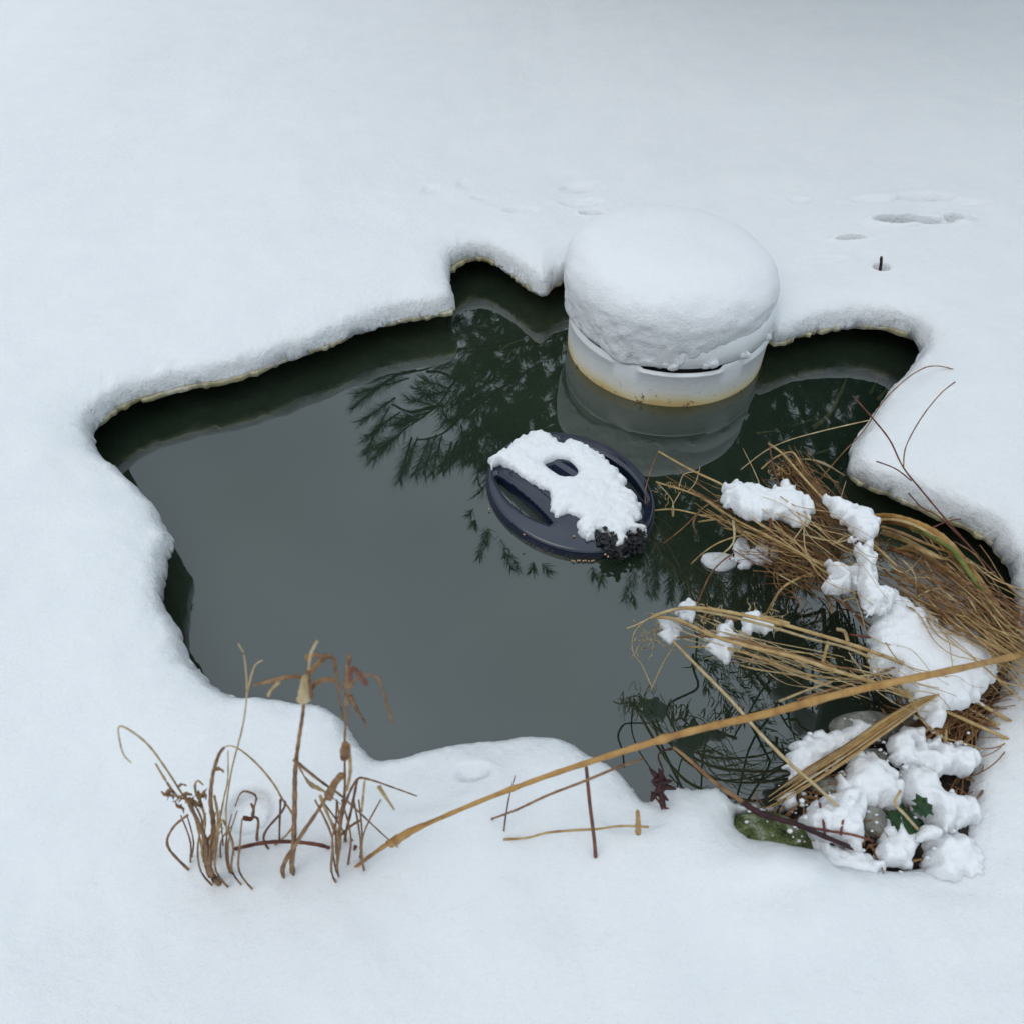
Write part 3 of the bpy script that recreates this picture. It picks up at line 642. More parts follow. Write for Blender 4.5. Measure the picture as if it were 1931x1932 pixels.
# right upper tussock: overhangs the water from the right shore
g1 = empty('grass_tussock', at(1915, 1240, .08)); tag(g1, 'big tangled tussock of dry straw grass hanging over the water, upper right', 'grass tussock')
r_ = .0022
for pts, z, r, m in [
    ([(215, 120), (400, 220), (600, 330), (800, 480), (1000, 640), (1190, 810), (1350, 900), (1480, 1010)], (.12, .06, .07), .0032, M_straw),
    ([(140, 420), (150, 330), (175, 200), (215, 120)], (.03, .0, .12), .0016, M_brown),
    ([(205, 295), (440, 370), (640, 500), (900, 640), (1180, 790), (1350, 880), (1500, 990)], (.05, .11, .07), .0034, M_straw),
    ([(195, 455), (330, 455), (600, 530), (740, 590), (1000, 700), (1180, 830), (1330, 900), (1480, 1030)], (.03, .10, .07), .0026, M_straw),
    ([(235, 650), (350, 550), (480, 430), (590, 390), (760, 420)], (.01, .05, .12), .0022, M_brown),
    ([(400, 760), (470, 690), (560, 640), (700, 590), (900, 610)], (.02, .03, .13), .0024, M_straw),
    ([(430, 1000), (500, 840), (560, 760), (640, 700)], (.02, .03, .12), .0024, M_brown),
    ([(840, 75), (920, 130), (1010, 230), (1100, 330), (1250, 480), (1400, 610), (1600, 800), (1900, 1090), (2200, 1350)], (.10, .10, .08), .0036, M_straw),
    ([(845, 80), (870, 200), (900, 330), (930, 450), (960, 560)], (.10, .06, .16), .0026, M_red),
    ([(940, 240), (1000, 400), (1060, 540), (1110, 620)], (.12, .04, .15), .0026, M_brown),
    ([(960, 430), (1080, 440), (1200, 490)], (.17, .01, .16), .0022, M_red),
    ([(830, 840), (840, 720), (850, 600), (850, 500)], (.06, .03, .18), .0036, M_red),
    ([(1010, 165), (1100, 165), (1180, 200), (1270, 260)], (.08, .05, .05), .002, M_pale),
    ([(620, 730), (800, 720), (1000, 735), (1180, 760), (1350, 780)], (.04, .06, .12), .0034, M_straw),
    ([(900, 820), (1000, 800), (1100, 740), (1300, 720)], (.05, .04, .1), .003, M_straw),
    ([(820, 1060), (860, 980), (930, 890), (1050, 830), (1150, 800)], (.05, .06, .12), .0034, M_straw),
    ([(200, 290), (290, 400), (300, 490)], (.05, .0, .02), .0016, M_pale),
    ([(330, 330), (360, 250), (440, 235)], (.08, .01, .1), .0014, M_pale), ([(340, 350), (300, 430), (295, 490)], (.08, .0, .05), .0016, M_pale), ([(380, 350), (430, 300), (450, 210)], (.1, .0, .13), .0014, M_pale),
    ([(440, 520), (560, 505), (600, 530)], (.06, .01, .08), .0028, M_straw), ([(430, 590), (420, 520), (450, 460)], (.05, .01, .08), .0026, M_brown),
    ([(1240, 300), (1000, 180)], (.06, .0, .06), .002, M_brown),
    ([(800, 220), (870, 150), (960, 125), (1010, 160), (1060, 260)], (.09, .02, .13), .003, M_straw),
    ([(1140, 1350), (1180, 1200)], (.14, 0, .16), .0045, M_straw),
    ([(1130, 900), (1180, 960), (1200, 1040)], (.12, 0, .08), .003, M_straw),
    ([(1090, 880), (1250, 980), (1430, 1120)], (.12, .02, .1), .003, M_brown), ([(1250, 940), (1400, 1130)], (.12, .0, .1), .004, M_brown)]:
    stalk(g1, 4, pts, z, r, m)
inf = MB()
bundle(inf, (1240, 890), (1640, 1090), 18, 12, .06, .11, .0017, .06)
bundle(inf, (1400, 960), (1650, 1120), 40, 18, .10, .09, .002, .04)
bundle(inf, (1460, 860), (1640, 1040), 60, 11, .09, .15, .0016, .05); curls(inf, (1500, 890), 60, 17, .12, .0011, 14); curls(inf, (1545, 935), 60, 16, .13, .0012, 14)
bundle(inf, (1660, 1030), (2060, 1290), 56, 22, .13, .16, .0022, .06)
bundle(inf, (1440, 1080), (1640, 1040), 26, 22, .08, .12, .0018, .03)
bundle(inf, (1460, 990), (1600, 1120), 40, 26, .10, .10, .0018, .04); curls(inf, (1560, 1030), 40, 26, .12, .0013, 22)
bundle(inf, (1390, 1000), (1600, 1090), 40, 16, .12, .12, .0018, .03); curls(inf, (1430, 985), 50, 26, .13, .0012, 20); curls(inf, (1660, 1040), 30, 18, .12, .0014, 18)
bundle(inf, (1700, 1080), (2040, 1260), 40, 20, .13, .17, .002, .04)
tag(inf.build('loose_stems', M_brown, g1), kind='stuff')
inf = MB(); bundle(inf, (1690, 1080), (2060, 1330), 44, 24, .14, .17, .002, .06); bundle(inf, (1300, 930), (1560, 1060), 16, 12, .09, .16, .0018, .03); bundle(inf, (1700, 1130), (1960, 1310), 26, 14, .12, .09, .002, .04)
curls(inf, (1270, 925), 10, 12, .07, .001, 14); curls(inf, (1480, 890), 16, 12, .13, .0013, 14)
tag(inf.build('straw_tangle', M_straw, g1), kind='stuff')
fb = MB()
for _ in range(46):
    x, y = random.uniform(1330, 1880), 0; y = 930+(x-1330)*.48+random.gauss(0, 34); a = random.gauss(.55, .6); l = random.uniform(30, 110); k_ = random.gauss(0, .5)
    z_ = random.uniform(.11, .19); fb.tube([at(x, y, z_), at(x+l*.5*math.cos(a), y+l*.5*math.sin(a), z_+.012), at(x+l*math.cos(a+k_), y+l*math.sin(a+k_), z_-.01)], random.uniform(.0016, .0032), .0005, 4, 4, .22)
tag(fb.build('broken_blades', M_pale, g1), kind='stuff')
# broad arching blades on the far side of the tussock
g2 = empty('sedge_plant', at(1960, 1180, .08)); tag(g2, 'sedge with broad golden blades and two green ones arching in from the right edge', 'sedge')
for pts, z, r, m in [
    ([(940, 185), (1150, 175), (1350, 215), (1550, 290), (1750, 410), (1900, 560), (2300, 1100), (2500, 1500)], (.14, .12, .08), .0065, M_gold),
    ([(1050, 235), (1250, 245), (1450, 320), (1650, 420), (1850, 560), (2300, 1150), (2500, 1550)], (.14, .10, .08), .006, M_gold),
    ([(1000, 215), (1200, 205), (1400, 250), (1600, 350), (1800, 500), (2300, 1120), (2520, 1500)], (.15, .12, .08), .005, M_straw),
    ([(1070, 285), (1280, 345), (1500, 440), (1700, 520), (1890, 640), (2350, 1250), (2500, 1600)], (.13, .09, .08), .006, M_gold),
    ([(1080, 340), (1300, 410), (1500, 510), (1700, 610), (1890, 710), (2350, 1300), (2500, 1650)], (.12, .09, .08), .0055, M_straw),
    ([(1400, 320), (1550, 360), (1750, 470), (1890, 590), (2300, 1200), (2500, 1600)], (.19, .11, .08), .0042, M_green),
    ([(1200, 510), (1400, 600), (1600, 690), (1890, 850), (2400, 1450)], (.11, .05, .08), .0042, M_green),
    ([(340, 120), (500, 170), (700, 200), (940, 215)], (.12, .02, .14), .005, M_gold), ([(320, 170), (480, 200), (640, 260)], (.12, .02, .14), .004, M_gold)]:
    stalk(g2, 9, pts, z, r, m, r*.8, 'blade', .3)
for _ in range(7):
    y = random.uniform(380, 1150); stalk(g2, 9, [(1000+random.uniform(0, 350), y*.8+random.uniform(60, 160)), (1450, y+random.uniform(0, 120)), (1900, y+330), (2400, y+800)], (.12, .05, .08), .004, random.choice([M_gold, M_straw, M_brown]), name='blade', flat=.35)
# lower sheaf
g3 = empty('grass_sheaf', at(1960, 1420, .08)); tag(g3, 'sheaf of long pale reed stems reaching left over the water, snow near its tips', 'grass sheaf')
for pts, z, r, m in [
    ([(170, 1060), (350, 1012), (560, 1022), (830, 1085), (1080, 1145), (1400, 1245), (1700, 1380), (2300, 1700)], (.14, .12, .1), .0046, M_straw),
    ([(190, 1062), (330, 1082), (520, 1160), (720, 1225), (1000, 1290), (1250, 1370), (1440, 1430), (1700, 1530), (2300, 1800)], (.14, .12, .1), .0046, M_straw),
    ([(160, 1070), (330, 1010), (560, 1040), (830, 1110), (1080, 1180), (1400, 1290), (2200, 1700)], (.14, .10, .1), .0034, M_pale),
    ([(280, 1180), (440, 1165), (650, 1190), (900, 1250), (1200, 1330), (1500, 1410), (2200, 1720)], (.12, .11, .1), .003, M_brown),
    ([(370, 1230), (600, 1240), (800, 1290), (1100, 1390), (1430, 1420)], (.11, .1, .1), .003, M_straw),
    ([(35, 1125), (90, 1100), (180, 1060)], (.12, .0, .14), .002, M_pale), ([(180, 1470), (125, 1340), (70, 1260), (75, 1150), (160, 1070)], (.02, .0, .14), .0018, M_pale),
    ([(170, 1480), (240, 1340), (310, 1210)], (.02, .0, .12), .0018, M_pale),
    ([(290, 1190), (440, 1350), (620, 1530), (780, 1710), (950, 1880), (1100, 2020), (1320, 2220)], (.13, .06, .12), .004, M_pale),
    ([(1300, 1160), (1600, 1200), (1770, 1240), (1905, 1300), (2200, 1420)], (.15, .05, .1), .003, M_red),
    ([(1000, 1530), (1200, 1470), (1440, 1400), (1770, 1240)], (.14, .02, .15), .003, M_brown),
    ([(900, 1540), (1060, 1470), (1200, 1430)], (.13, .02, .15), .003, M_pale),
    ([(500, 1060), (540, 1040), (600, 1060), (660, 1085)], (.17, .0, .18), .003, M_brown), ([(800, 1060), (870, 1070), (960, 1100)], (.19, 0, .19), .005, M_straw),
    ([(1230, 1130), (1280, 1150), (1290, 1200)], (.15, 0, .14), .005, M_pale), ([(730, 1330), (770, 1270), (820, 1210)], (.1, 0, .16), .003, M_pale)]:
    stalk(g3, 4, pts, z, r, m)
inf = MB(); bundle(inf, (1260, 1165), (1640, 1300), 22, 10, .14, .16, .0017, .04); bundle(inf, (1560, 1240), (1800, 1330), 12, 16, .17, .18, .002, .02); bundle(inf, (1320, 1200), (1640, 1320), 12, 14, .12, .15, .0016, .03)
curls(inf, (1240, 1190), 22, 16, .12, .0008, 14); curls(inf, (1440, 1165), 24, 18, .16, .0014, 16); curls(inf, (1340, 1160), 14, 14, .16, .0014, 14); curls(inf, (1225, 1210), 14, 14, .10, .0008, 20)
tag(inf.build('fine_stems', M_pale, g3), kind='stuff')
# bank stems rising from the lower right
g4 = empty('reed_tuft', at(1870, 1400, .08)); tag(g4, 'tuft of dry reed leaning down to the left across the snowy bank, lower right', 'reed tuft')
for k in range(26):
    o = random.gauss(4, 24); x0 = random.uniform(-60, 250)
    pts = [(x0-90, 1270-x0*.62+o*2), (300+o, 1010+o*2), (700, 760+o*2.4), (1100, 480+o*2.2), (1450, 260+o*1.5), (1700, 150)]
    if k % 3 == 0: pts = pts[2:]
    stalk(g4, 10, pts, [.09+.02*i+random.uniform(-.005, .005) for i in range(len(pts))], random.choice([.001, .0015, .0022]), random.choice([M_straw, M_gold, M_brown, M_pale]))
for pts in ([(1900, 330), (1720, 420), (1680, 600), (1640, 700)], [(1900, 250), (1760, 380), (1720, 560), (1700, 680)], [(1820, 260), (1780, 470), (1760, 720)], [(1400, 100), (1600, 230), (1900, 340), (2300, 480)], [(1250, 720), (1400, 640), (1600, 520), (1880, 420)], [(1400, 720), (1600, 600), (1700, 480)]):
    stalk(g4, 10, pts, [.11]*len(pts), .0045, random.choice([M_straw, M_gold, M_brown]))
inf = MB(); bundle(inf, (1690, 1390), (1930, 1290), 60, 26, .07, .09, .0022, .03); bundle(inf, (1500, 1520), (1660, 1420), 30, 16, .07, .09, .002, .02); bundle(inf, (1760, 1440), (1830, 1260), 60, 18, .08, .1, .0024, .02)
tag(inf.build('matted_stems', M_brown, g4), kind='stuff')
# the long golden reed crossing the foreground
rd = empty('long_reed', at(1990, 1215, .1)); tag(rd, 'long thick golden reed stalk slanting across the foreground from lower centre to the right edge', 'reed')
stalk(rd, 0, [(640, 1660), (735, 1590), (850, 1535), (1000, 1475), (1150, 1425), (1300, 1380), (1450, 1345), (1600, 1305), (1804, 1262), (1990, 1220)], [.1, .2, .27, .31, .34, .36, .37, .36, .33, .1], .0028, M_gold, .0052, flat=.7, seg=9, node=17)
stalk(rd, 11, [(190, 697), (300, 630), (440, 570)], [.2, .25, .275], .006, M_gold, .003, 'leaf_sheath', .4)
stalk(rd, 11, [(680, 575), (800, 530), (950, 460), (1130, 390), (1300, 320), (1410, 285)], (.16, .12, .3), .0024, M_brown, name='thin_stem')
s1 = empty('red_stalk', at(1120, 1600, .1)); tag(s1, 'straight dark red stem standing in the snow below the long golden reed', 'stem')
P_ = [at(1123, 1640, .1), atY(1121, 1594, at(1123, 1640, .1).y+.01), atY(1112, 1520, at(1123, 1640, .1).y+.03), atY(1105, 1448, at(1123, 1640, .1).y+.05)]
MB().tube(P_, .0030, .0022, 6, 7).build('stem', M_red, s1)
# bottom left plants: upright stems standing in the snow near the camera
def upright(root, pts, Y0, r, m, r1=None, lean=.0, name='stem', flat=1.0, k=7, seg=7, node=0):
    Y0 = Y0+random.uniform(-.02, .03)
    P_ = [atY(*Z[k](*p), Y0+lean*i) for i, p in enumerate(pts)]
    if pts[0][1] >= 1150 and k == 7: P_ = [P_[0]-Vector((0, 0, .09))]+P_
    return MB().tube(P_, r, r*(.4 if len(pts) > 3 else .8) if r1 is None else r1, 6, seg, flat, wob=.13, node=node).build(name, m, root)
def baseY(x, y): return at(*Z[7](x, y), .1).y
a1 = empty('reed_clump', at(*Z[7](740, 1330), .1)); tag(a1, 'clump of bent brown reed stems at the lower left with one arched stem hanging down', 'reed clump'); Y = baseY(740, 1330)
for pts, r, m, ln in [([(740, 1330), (720, 1190), (680, 1020), (620, 920), (530, 780), (440, 660), (340, 580), (285, 565), (290, 640), (310, 710), (350, 755)], .0024, M_brown, -.004),
    ([(760, 1330), (750, 1190), (700, 1060), (640, 940)], .007, M_brown, 0), ([(770, 1330), (780, 1190), (785, 1080), (770, 960), (780, 830), (810, 720), (840, 675)], .006, M_brown, .005), ([(790, 1330), (800, 1190), (810, 1050), (790, 930)], .0055, M_straw, 0),
    ([(960, 1330), (1200, 1100), (1140, 930), (1060, 810), (960, 710), (880, 665), (830, 690), (795, 790)], .0026, M_brown, .004), ([(790, 1330), (830, 1000), (860, 850), (862, 690)], .0026, M_brown, .006),
    ([(740, 1330), (735, 1120), (700, 1000), (640, 950), (520, 915)], .003, M_brown, 0), ([(730, 1250), (740, 1050), (690, 900), (700, 850), (730, 870)], .0035, M_straw, 0), ([(600, 940), (540, 860), (480, 760)], .0022, M_brown, 0),
    ([(770, 1300), (830, 1060), (870, 1150), (900, 1250)], .002, M_brown, 0), ([(545, 1200), (570, 1100), (650, 1030)], .003, M_brown, .01)]:
    upright(a1, pts, Y, r*.62, M_straw if r < .003 and random.random() < .5 else m, None, ln)
lf = MB()
for _ in range(26):
    q = random.choice([(560, 900), (590, 930), (640, 960), (700, 950), (780, 820)]); x, y = q[0]+random.uniform(-40, 40), q[1]+random.uniform(-40, 40); a = random.uniform(0, 6.28)
    lf.tube([atY(*Z[7](x, y), Y), atY(*Z[7](x+25*math.cos(a), y+25*math.sin(a)), Y), atY(*Z[7](x+45*math.cos(a+.4), y+45*math.sin(a+.4)), Y+.01)], .0028, .0006, 4, 3, .3)
for _ in range(16):
    x = random.uniform(660, 930); Y = baseY(740, 1330)+random.uniform(-.03, .03); lf.tube([atY(*Z[7](x, 1330), Y)-Vector((0, 0, .08)), atY(*Z[7](x, 1330), Y), atY(*Z[7](x+random.uniform(-20, 20), 1180), Y), atY(*Z[7](x+random.uniform(-60, 60), 1040+random.uniform(-40, 60)), Y+.02)], .0018, .0008, 4, 4)
tag(lf.build('shredded_leaves', M_brown, a1), kind='stuff')
a2 = empty('tall_reed', at(*Z[7](1205, 1330), .1)); tag(a2, 'tall brown reed with pale leaf sheath and broken top, thicker of two at left', 'reed'); Y = baseY(1205, 1330)
for pts, r, m, ln, nm, fl in [([(1205, 1330), (1210, 1190), (1215, 960), (1218, 800), (1235, 650), (1255, 520), (1265, 425)], .0055, M_brown, .004, 'stem', 1), ([(1262, 430), (1264, 370), (1268, 310)], .0085, M_pale, 0, 'leaf_sheath', .6),
    ([(1290, 400), (1290, 330), (1285, 270)], .006, M_brown, 0, 'leaf_sheath', .6), ([(1285, 290), (1330, 240), (1380, 195), (1415, 195), (1435, 280), (1450, 420), (1475, 520)], .004, M_brown, .004, 'leaf', .4),
    ([(1270, 300), (1180, 300), (1060, 330), (1000, 345)], .004, M_brown, .004, 'leaf', .5), ([(1290, 260), (1300, 180), (1335, 110)], .0018, M_pale, 0, 'leaf', 1), ([(1290, 380), (1340, 325), (1410, 315), (1450, 345), (1480, 395)], .0045, M_brown, .003, 'leaf', .5),
    ([(1270, 200), (1330, 185), (1400, 200), (1440, 210)], .004, M_brown, 0, 'leaf', .4), ([(1130, 330), (1090, 370), (1075, 400)], .0035, M_brown, 0, 'leaf', .5), ([(1230, 760), (1290, 860), (1370, 905), (1480, 990)], .006, M_pale, .004, 'leaf', .25),
    ([(1212, 740), (1350, 850), (1450, 920), (1540, 1000), (1700, 1150), (1800, 1230)], .0026, M_brown, .004, 'side_stem', 1), ([(1150, 1330), (1230, 1170), (1330, 1020), (1400, 910), (1460, 820)], .005, M_brown, .004, 'side_stem', 1), ([(1395, 930), (1430, 860), (1465, 820)], .009, M_brown, 0, 'seed_head', .7),
    ([(1050, 1150), (1150, 1010), (1165, 960)], .0025, M_red, 0, 'side_stem', 1), ([(1140, 1250), (1140, 950)], .0025, M_red, 0, 'side_stem', 1)]:
    upright(a2, pts, Y, r*.68, M_straw if nm == 'leaf' and random.random() < .4 else m, None, ln, nm, fl)
a3 = empty('tall_reed', at(*Z[7](1430, 1330), .1)); tag(a3, 'thinner tall brown reed with a hooked top leaf hanging to the right, lower left', 'reed'); Y = baseY(1430, 1330)
for pts, r, m, ln, nm, fl in [([(1425, 1330), (1440, 1190), (1465, 1020), (1480, 900), (1480, 650), (1490, 430)], .004, M_brown, .004, 'stem', 1), ([(1490, 450), (1495, 380), (1540, 315), (1580, 290), (1650, 300), (1675, 350), (1690, 400), (1735, 550)], .0042, M_brown, .002, 'leaf', .5),
    ([(1500, 350), (1495, 280), (1505, 195)], .006, M_brown, 0, 'leaf_sheath', .5), ([(1510, 320), (1525, 250), (1595, 340)], .004, M_red, 0, 'leaf', .5), ([(1482, 720), (1485, 660)], .008, M_brown, 0, 'node', .8), ([(1505, 400), (1550, 480), (1600, 560)], .004, M_brown, .004, 'leaf', .4),
    ([(1500, 660), (1510, 800), (1490, 900)], .003, M_brown, 0, 'side_stem', 1), ([(1450, 1130), (1480, 980), (1540, 850), (1600, 840), (1750, 890), (1860, 930)], .0028, M_brown, .004, 'side_stem', 1), ([(1660, 880), (1740, 1000)], .0034, M_brown, 0, 'side_stem', .6),
    ([(1570, 1010), (1585, 850)], .0022, M_red, 0, 'side_stem', 1), ([(1480, 1190), (1520, 980), (1545, 850)], .003, M_brown, 0, 'side_stem', 1), ([(1350, 930), (1400, 1050), (1440, 1120), (1440, 1240)], .003, M_brown, 0, 'side_stem', 1), ([(1440, 1180), (1500, 1100), (1560, 1060)], .003, M_brown, 0, 'side_stem', 1)]:
    upright(a3, pts, Y, r*.68, M_straw if nm == 'side_stem' and random.random() < .5 else m, None, ln, nm, fl)
inf = MB()
for _ in range(10):
    x = random.uniform(1340, 1600); Y = baseY(1430, 1330)+random.uniform(-.04, .04); inf.tube([atY(*Z[7](x, 1330), Y)-Vector((0, 0, .08)), atY(*Z[7](x, 1330), Y), atY(*Z[7](x+random.uniform(-30, 30), 1150), Y), atY(*Z[7](x+random.uniform(-110, 110), 950), Y+.02)], .002, .001, 4, 4)
tag(inf.build('fine_stems', M_brown, a3), kind='stuff')
a4 = empty('grass_stalk', at(*Z[7](860, 1330), .1)); tag(a4, 'thin blurred grass stalk forked at the top, leaning over the lower left snow edge', 'grass'); 
for pts in ([(850, 1000), (880, 800), (940, 560), (962, 380), (950, 200), (918, 125)], [(962, 390), (1000, 250), (1045, 212)]):
    MB().tube([atY(*Z[7](*p), .40) for p in pts], .0012, .0007, 5, 7).build('stem', M_pale, a4)
MB().tube([atY(*Z[7](850, 1000), .40), at(*Z[7](860, 1330), .1)], .0012, .0012, 5, 1).build('stem', M_pale, a4)
c5 = empty('curled_leaf', at(*Z[7](1000, 1180), .1)); tag(c5, 'curled rust brown leaf stem poking out of the snow between the reed clumps', 'leaf'); Y = baseY(1000, 1180)
upright(c5, [(1020, 1190), (1022, 1060), (990, 1030), (1012, 940), (970, 908), (930, 915), (900, 985)], Y, .0021, M_brown); upright(c5, [(940, 1045), (990, 1050), (1000, 1010), (985, 970)], Y, .0035, M_red, flat=.4, name='leaf')
c6 = empty('dead_leaf', at(*Z[7](1640, 1140), .11)); tag(c6, 'small dark red and green leaf tuft on the snow at the bottom edge', 'leaf')
mb = MB()
for _ in range(14):
    q = Z[7](1620+random.uniform(-60, 70), 1140+random.uniform(-25, 25)); p = at(*q, .135); a = random.uniform(0, 6.28); v = Vector((math.cos(a), math.sin(a), .3))*.02
    mb.tube([p, p+v*.6, p+v], .006, .001, 5, 2, .25)
mb.build('leaf', M_red, c6); mb = MB(); p = at(*Z[7](1565, 1140), .13); mb.blob(p, (.009, .009, .012), 2, .3); mb.blob(p+Vector((.008, -.004, -.004)), (.006, .008, .012), 2, .3); mb.build('bud', M_green, c6)
c7 = empty('bent_reed', at(*Z[7](1150, 1195), .12)); tag(c7, 'red brown reed lying arched on the snow at the very bottom left', 'reed')
stalk(c7, 7, [(900, 1210), (1050, 1178), (1200, 1172), (1350, 1190), (1420, 1215)], [.12, .15, .155, .15, .12], .004, M_red)
for lab, pts, r, m in (('thin grey stem leaning upright in the snow at the bottom centre', [(770, 760), (742, 660), (765, 480), (795, 365)], .0016, M_red), ):
    c8 = empty('grass_stalk', at(*Z[11](770, 760), .1)); tag(c8, lab, 'grass'); Y = at(*Z[11](770, 760), .1).y; upright(c8, pts, Y, r, m, k=11, lean=.008)
c9 = empty('fallen_stalk', at(*Z[11](950, 650), .13)); tag(c9, 'tan stalk lying flat on the snow at the bottom centre beside an orange stub', 'grass')
stalk(c9, 11, [(740, 672), (850, 665), (950, 640), (1080, 628), (1190, 622), (1300, 608), (1440, 612)], [.154, .157, .16, .163, .162, .157, .152], .0026, M_straw)
c10 = empty('orange_stub', at(*Z[11](1388, 620), .1)); tag(c10, 'short broken orange stub standing in the snow beside the pond edge', 'stub'); Y = at(*Z[11](1388, 625), .1).y
upright(c10, [(1388, 640), (1388, 590), (1386, 545), (1384, 535)], Y-.03, .0042, M_gold, k=11)
# bramble at the bottom
br = empty('bramble', at(*Z[5](1240, 1450), .09)); tag(br, 'dark red bramble shoot lying over the mossy rock, its tip bending out over the water', 'bramble')
stalk(br, 5, [(1400, 1500), (1160, 1400), (1000, 1330), (800, 1270), (690, 1200)], [.09, .13, .15, .16, .165], .005, M_bram, .006)
stalk(br, 5, [(700, 1205), (600, 1140), (520, 1080), (430, 1000), (350, 930), (300, 893)], [.165, .18, .2, .215, .225, .22], .0048, M_brown, .0025)
stalk(br, 5, [(300, 893), (215, 935), (240, 1030), (225, 1130), (230, 1230), (300, 1330), (350, 1370)], [.22, .2, .17, .15, .13, .12, .11], .0022, M_bram)
mb = MB()
for _ in range(16):
    q = Z[5](225+random.uniform(-30, 30), 1110+random.uniform(-60, 60)); p = at(*q, .155); a = random.uniform(0, 6.28); v = Vector((math.cos(a), math.sin(a), random.uniform(-.4, .4)))*.016
    mb.tube([p, p+v*.6, p+v], .0055, .001, 5, 2, .35)
mb.build('withered_leaf', M_bram, br)
for pts in ([(1000, 1335), (1200, 1370), (1320, 1390), (1440, 1425)], [(1300, 1170), (1270, 1280), (1250, 1390)], [(1130, 1210), (1150, 1300), (1160, 1390)], [(200, 1180), (260, 1240), (350, 1245)]):
    stalk(br, 5, pts, [.13]*len(pts), .0028, M_red, name='shoot')
# thin weed stems over the right snow lobe
wd = empty('weed_stem', at(1880, 1040, .1)); tag(wd, 'thin forked weed stem leaning over the snow lobe at the right', 'weed')
for pts, z, r in [([(870, 740), (1010, 900), (1150, 1080), (1260, 1290), (1400, 1470), (1660, 1780), (1980, 2130)], (.2, .06, .1), .0024), ([(1660, 630), (1550, 720), (1400, 900), (1280, 1130), (1260, 1290)], (.35, .0, .25), .0018), ([(1050, 1245), (1200, 1300), (1320, 1395)], (.2, .0, .22), .002),
                  ([(1300, 1490), (1400, 1600), (1560, 1700), (1980, 2130)], (.15, .03, .1), .002), ([(1480, 1760), (1600, 1710), (1700, 1690)], (.15, .0, .15), .002)]:
    stalk(wd, 3, pts, z, r, M_red if r > .0018 else M_brown)
wd = empty('weed_stem', at(1900, 740, .1)); tag(wd, 'long thin weed stem arching from the right snow across the dark cove', 'weed')
stalk(wd, 3, [(2050, 700), (1660, 545), (1500, 510), (1380, 540), (1250, 640), (1100, 800), (950, 1010), (800, 1180), (610, 1390)], (.1, .08, .03), .0021, M_brown)
stalk(wd, 3, [(1005, 925), (850, 955), (600, 1010), (380, 1080), (200, 1160), (0, 1310)], (.12, .04, .03), .002, M_pale)
stalk(wd, 3, [(480, 1225), (570, 1230), (700, 1290), (810, 1355)], (.06, .04, .05), .0022, M_pale)
for x, y, x2, y2, m, lb in ((1658, 515, 1662, 484, M_bram, 'thin black twig poking straight out of the snow at the upper right'), (1683, 438, 1682, 424, M_red, 'short reddish stub poking out of a dent in the snow at the upper right')):
    Y = at(x, y, .12).y; MB_ = MB().tube([atY(x, y+3, Y), atY((x+x2)/2+1, (y+y2)/2, Y), atY(x2, y2, Y)], .0042, .0035, 6, 5, wob=.1); tag(MB_.build('twig', m), lb, 'twig')
# submerged leaves
sb = empty('water_plant', (.95, 1.7, -.05)); tag(sb, 'sunken pale water plant leaves under the dark right cove', 'water plant')
for k, pts in [(3, [(820, 590), (700, 850), (560, 990)]), (3, [(1060, 600), (1000, 720)]), (3, [(1160, 640), (1060, 770)]), (3, [(270, 960), (400, 965), (550, 920)]), (3, [(120, 1030), (260, 1010), (410, 1060)]), (3, [(400, 1160), (560, 1180), (740, 1130)]), (6, [(1600, 300), (1450, 350), (1350, 420)]), (6, [(1560, 380), (1530, 550)]), (6, [(1450, 420), (1390, 540)])]:
    stalk(sb, k, pts, (-.012, 0, -.02), .006 if pts[0][1] in (590, 640, 600) else .003, M_pale, name='leaf', flat=.15)

# ------------------------------------------------------------------ bank, stones, snow clumps at the right
soil = pillow('bank_soil', [at(x, y, .03)[:2] for x, y in [(1485, 1545), (1500, 1490), (1560, 1450), (1600, 1400), (1700, 1350), (1800, 1300), (1920, 1260), (2000, 1300), (2000, 1600), (1950, 1700), (1700, 1720), (1500, 1680), (1400, 1640), (1380, 1560)]], -.03, .115, M_soil, r=.07, step=.006, amp=.02, nsc=.08, under=.1)
tag(soil, kind='structure')
def rock(c, r, m, label, amp=.16, name='rock', sub=5):
    mb = MB(); mb.blob(c, r, sub, amp, 1.6); return tag(mb.build(name, m), label, 'rock')
c = at(1448, 1604, .09); rock((c.x, c.y, .062), (.072, .058, .068), M_moss, 'green mossy round rock at the bottom edge beside the dark bramble', .1, 'mossy_rock')
c = at(1648, 1366, .09); rock((c.x, c.y, .075), (.06, .026, .02), M_stone, 'flat grey green stone with icy crust at the water edge behind the reed tuft', .2)
c = at(1740, 1380, .09); rock((c.x, c.y, .06), (.06, .05, .03), M_stone, 'dull grey stone under the matted reeds by the right edge', .2)
c = at(*Z[10](1020, 800), .11); rock((c.x, c.y, .105), (.019, .012, .010), M_stone, 'small pale oblong pebble between the two snow clumps', .1)
c = at(*Z[10](1000, 1470), .1); rock((c.x, c.y, .088), (.024, .024, .02), M_stone, 'grey pebble down in the dark hollow of the snow, lower right', .12)
c = at(*Z[10](540, 1110), .1); rock((c.x, c.y, .09), (.026, .014, .012), M_stone, 'small brown grey pebble under the reed stems, lower right', .12)
c = at(*Z[4](560, 745), .006); mbx = MB(); mbx.blob((c.x, c.y, .004), (.034, .02, .012), 4, .3, 1.2); tag(mbx.build('sky_glint_lump', M_wet), 'pale lump standing in for a patch of mirrored sky under the dry tussock', 'sky glint')  # pale lump added for the bright sky reflection on the water here
SL = snow_lump
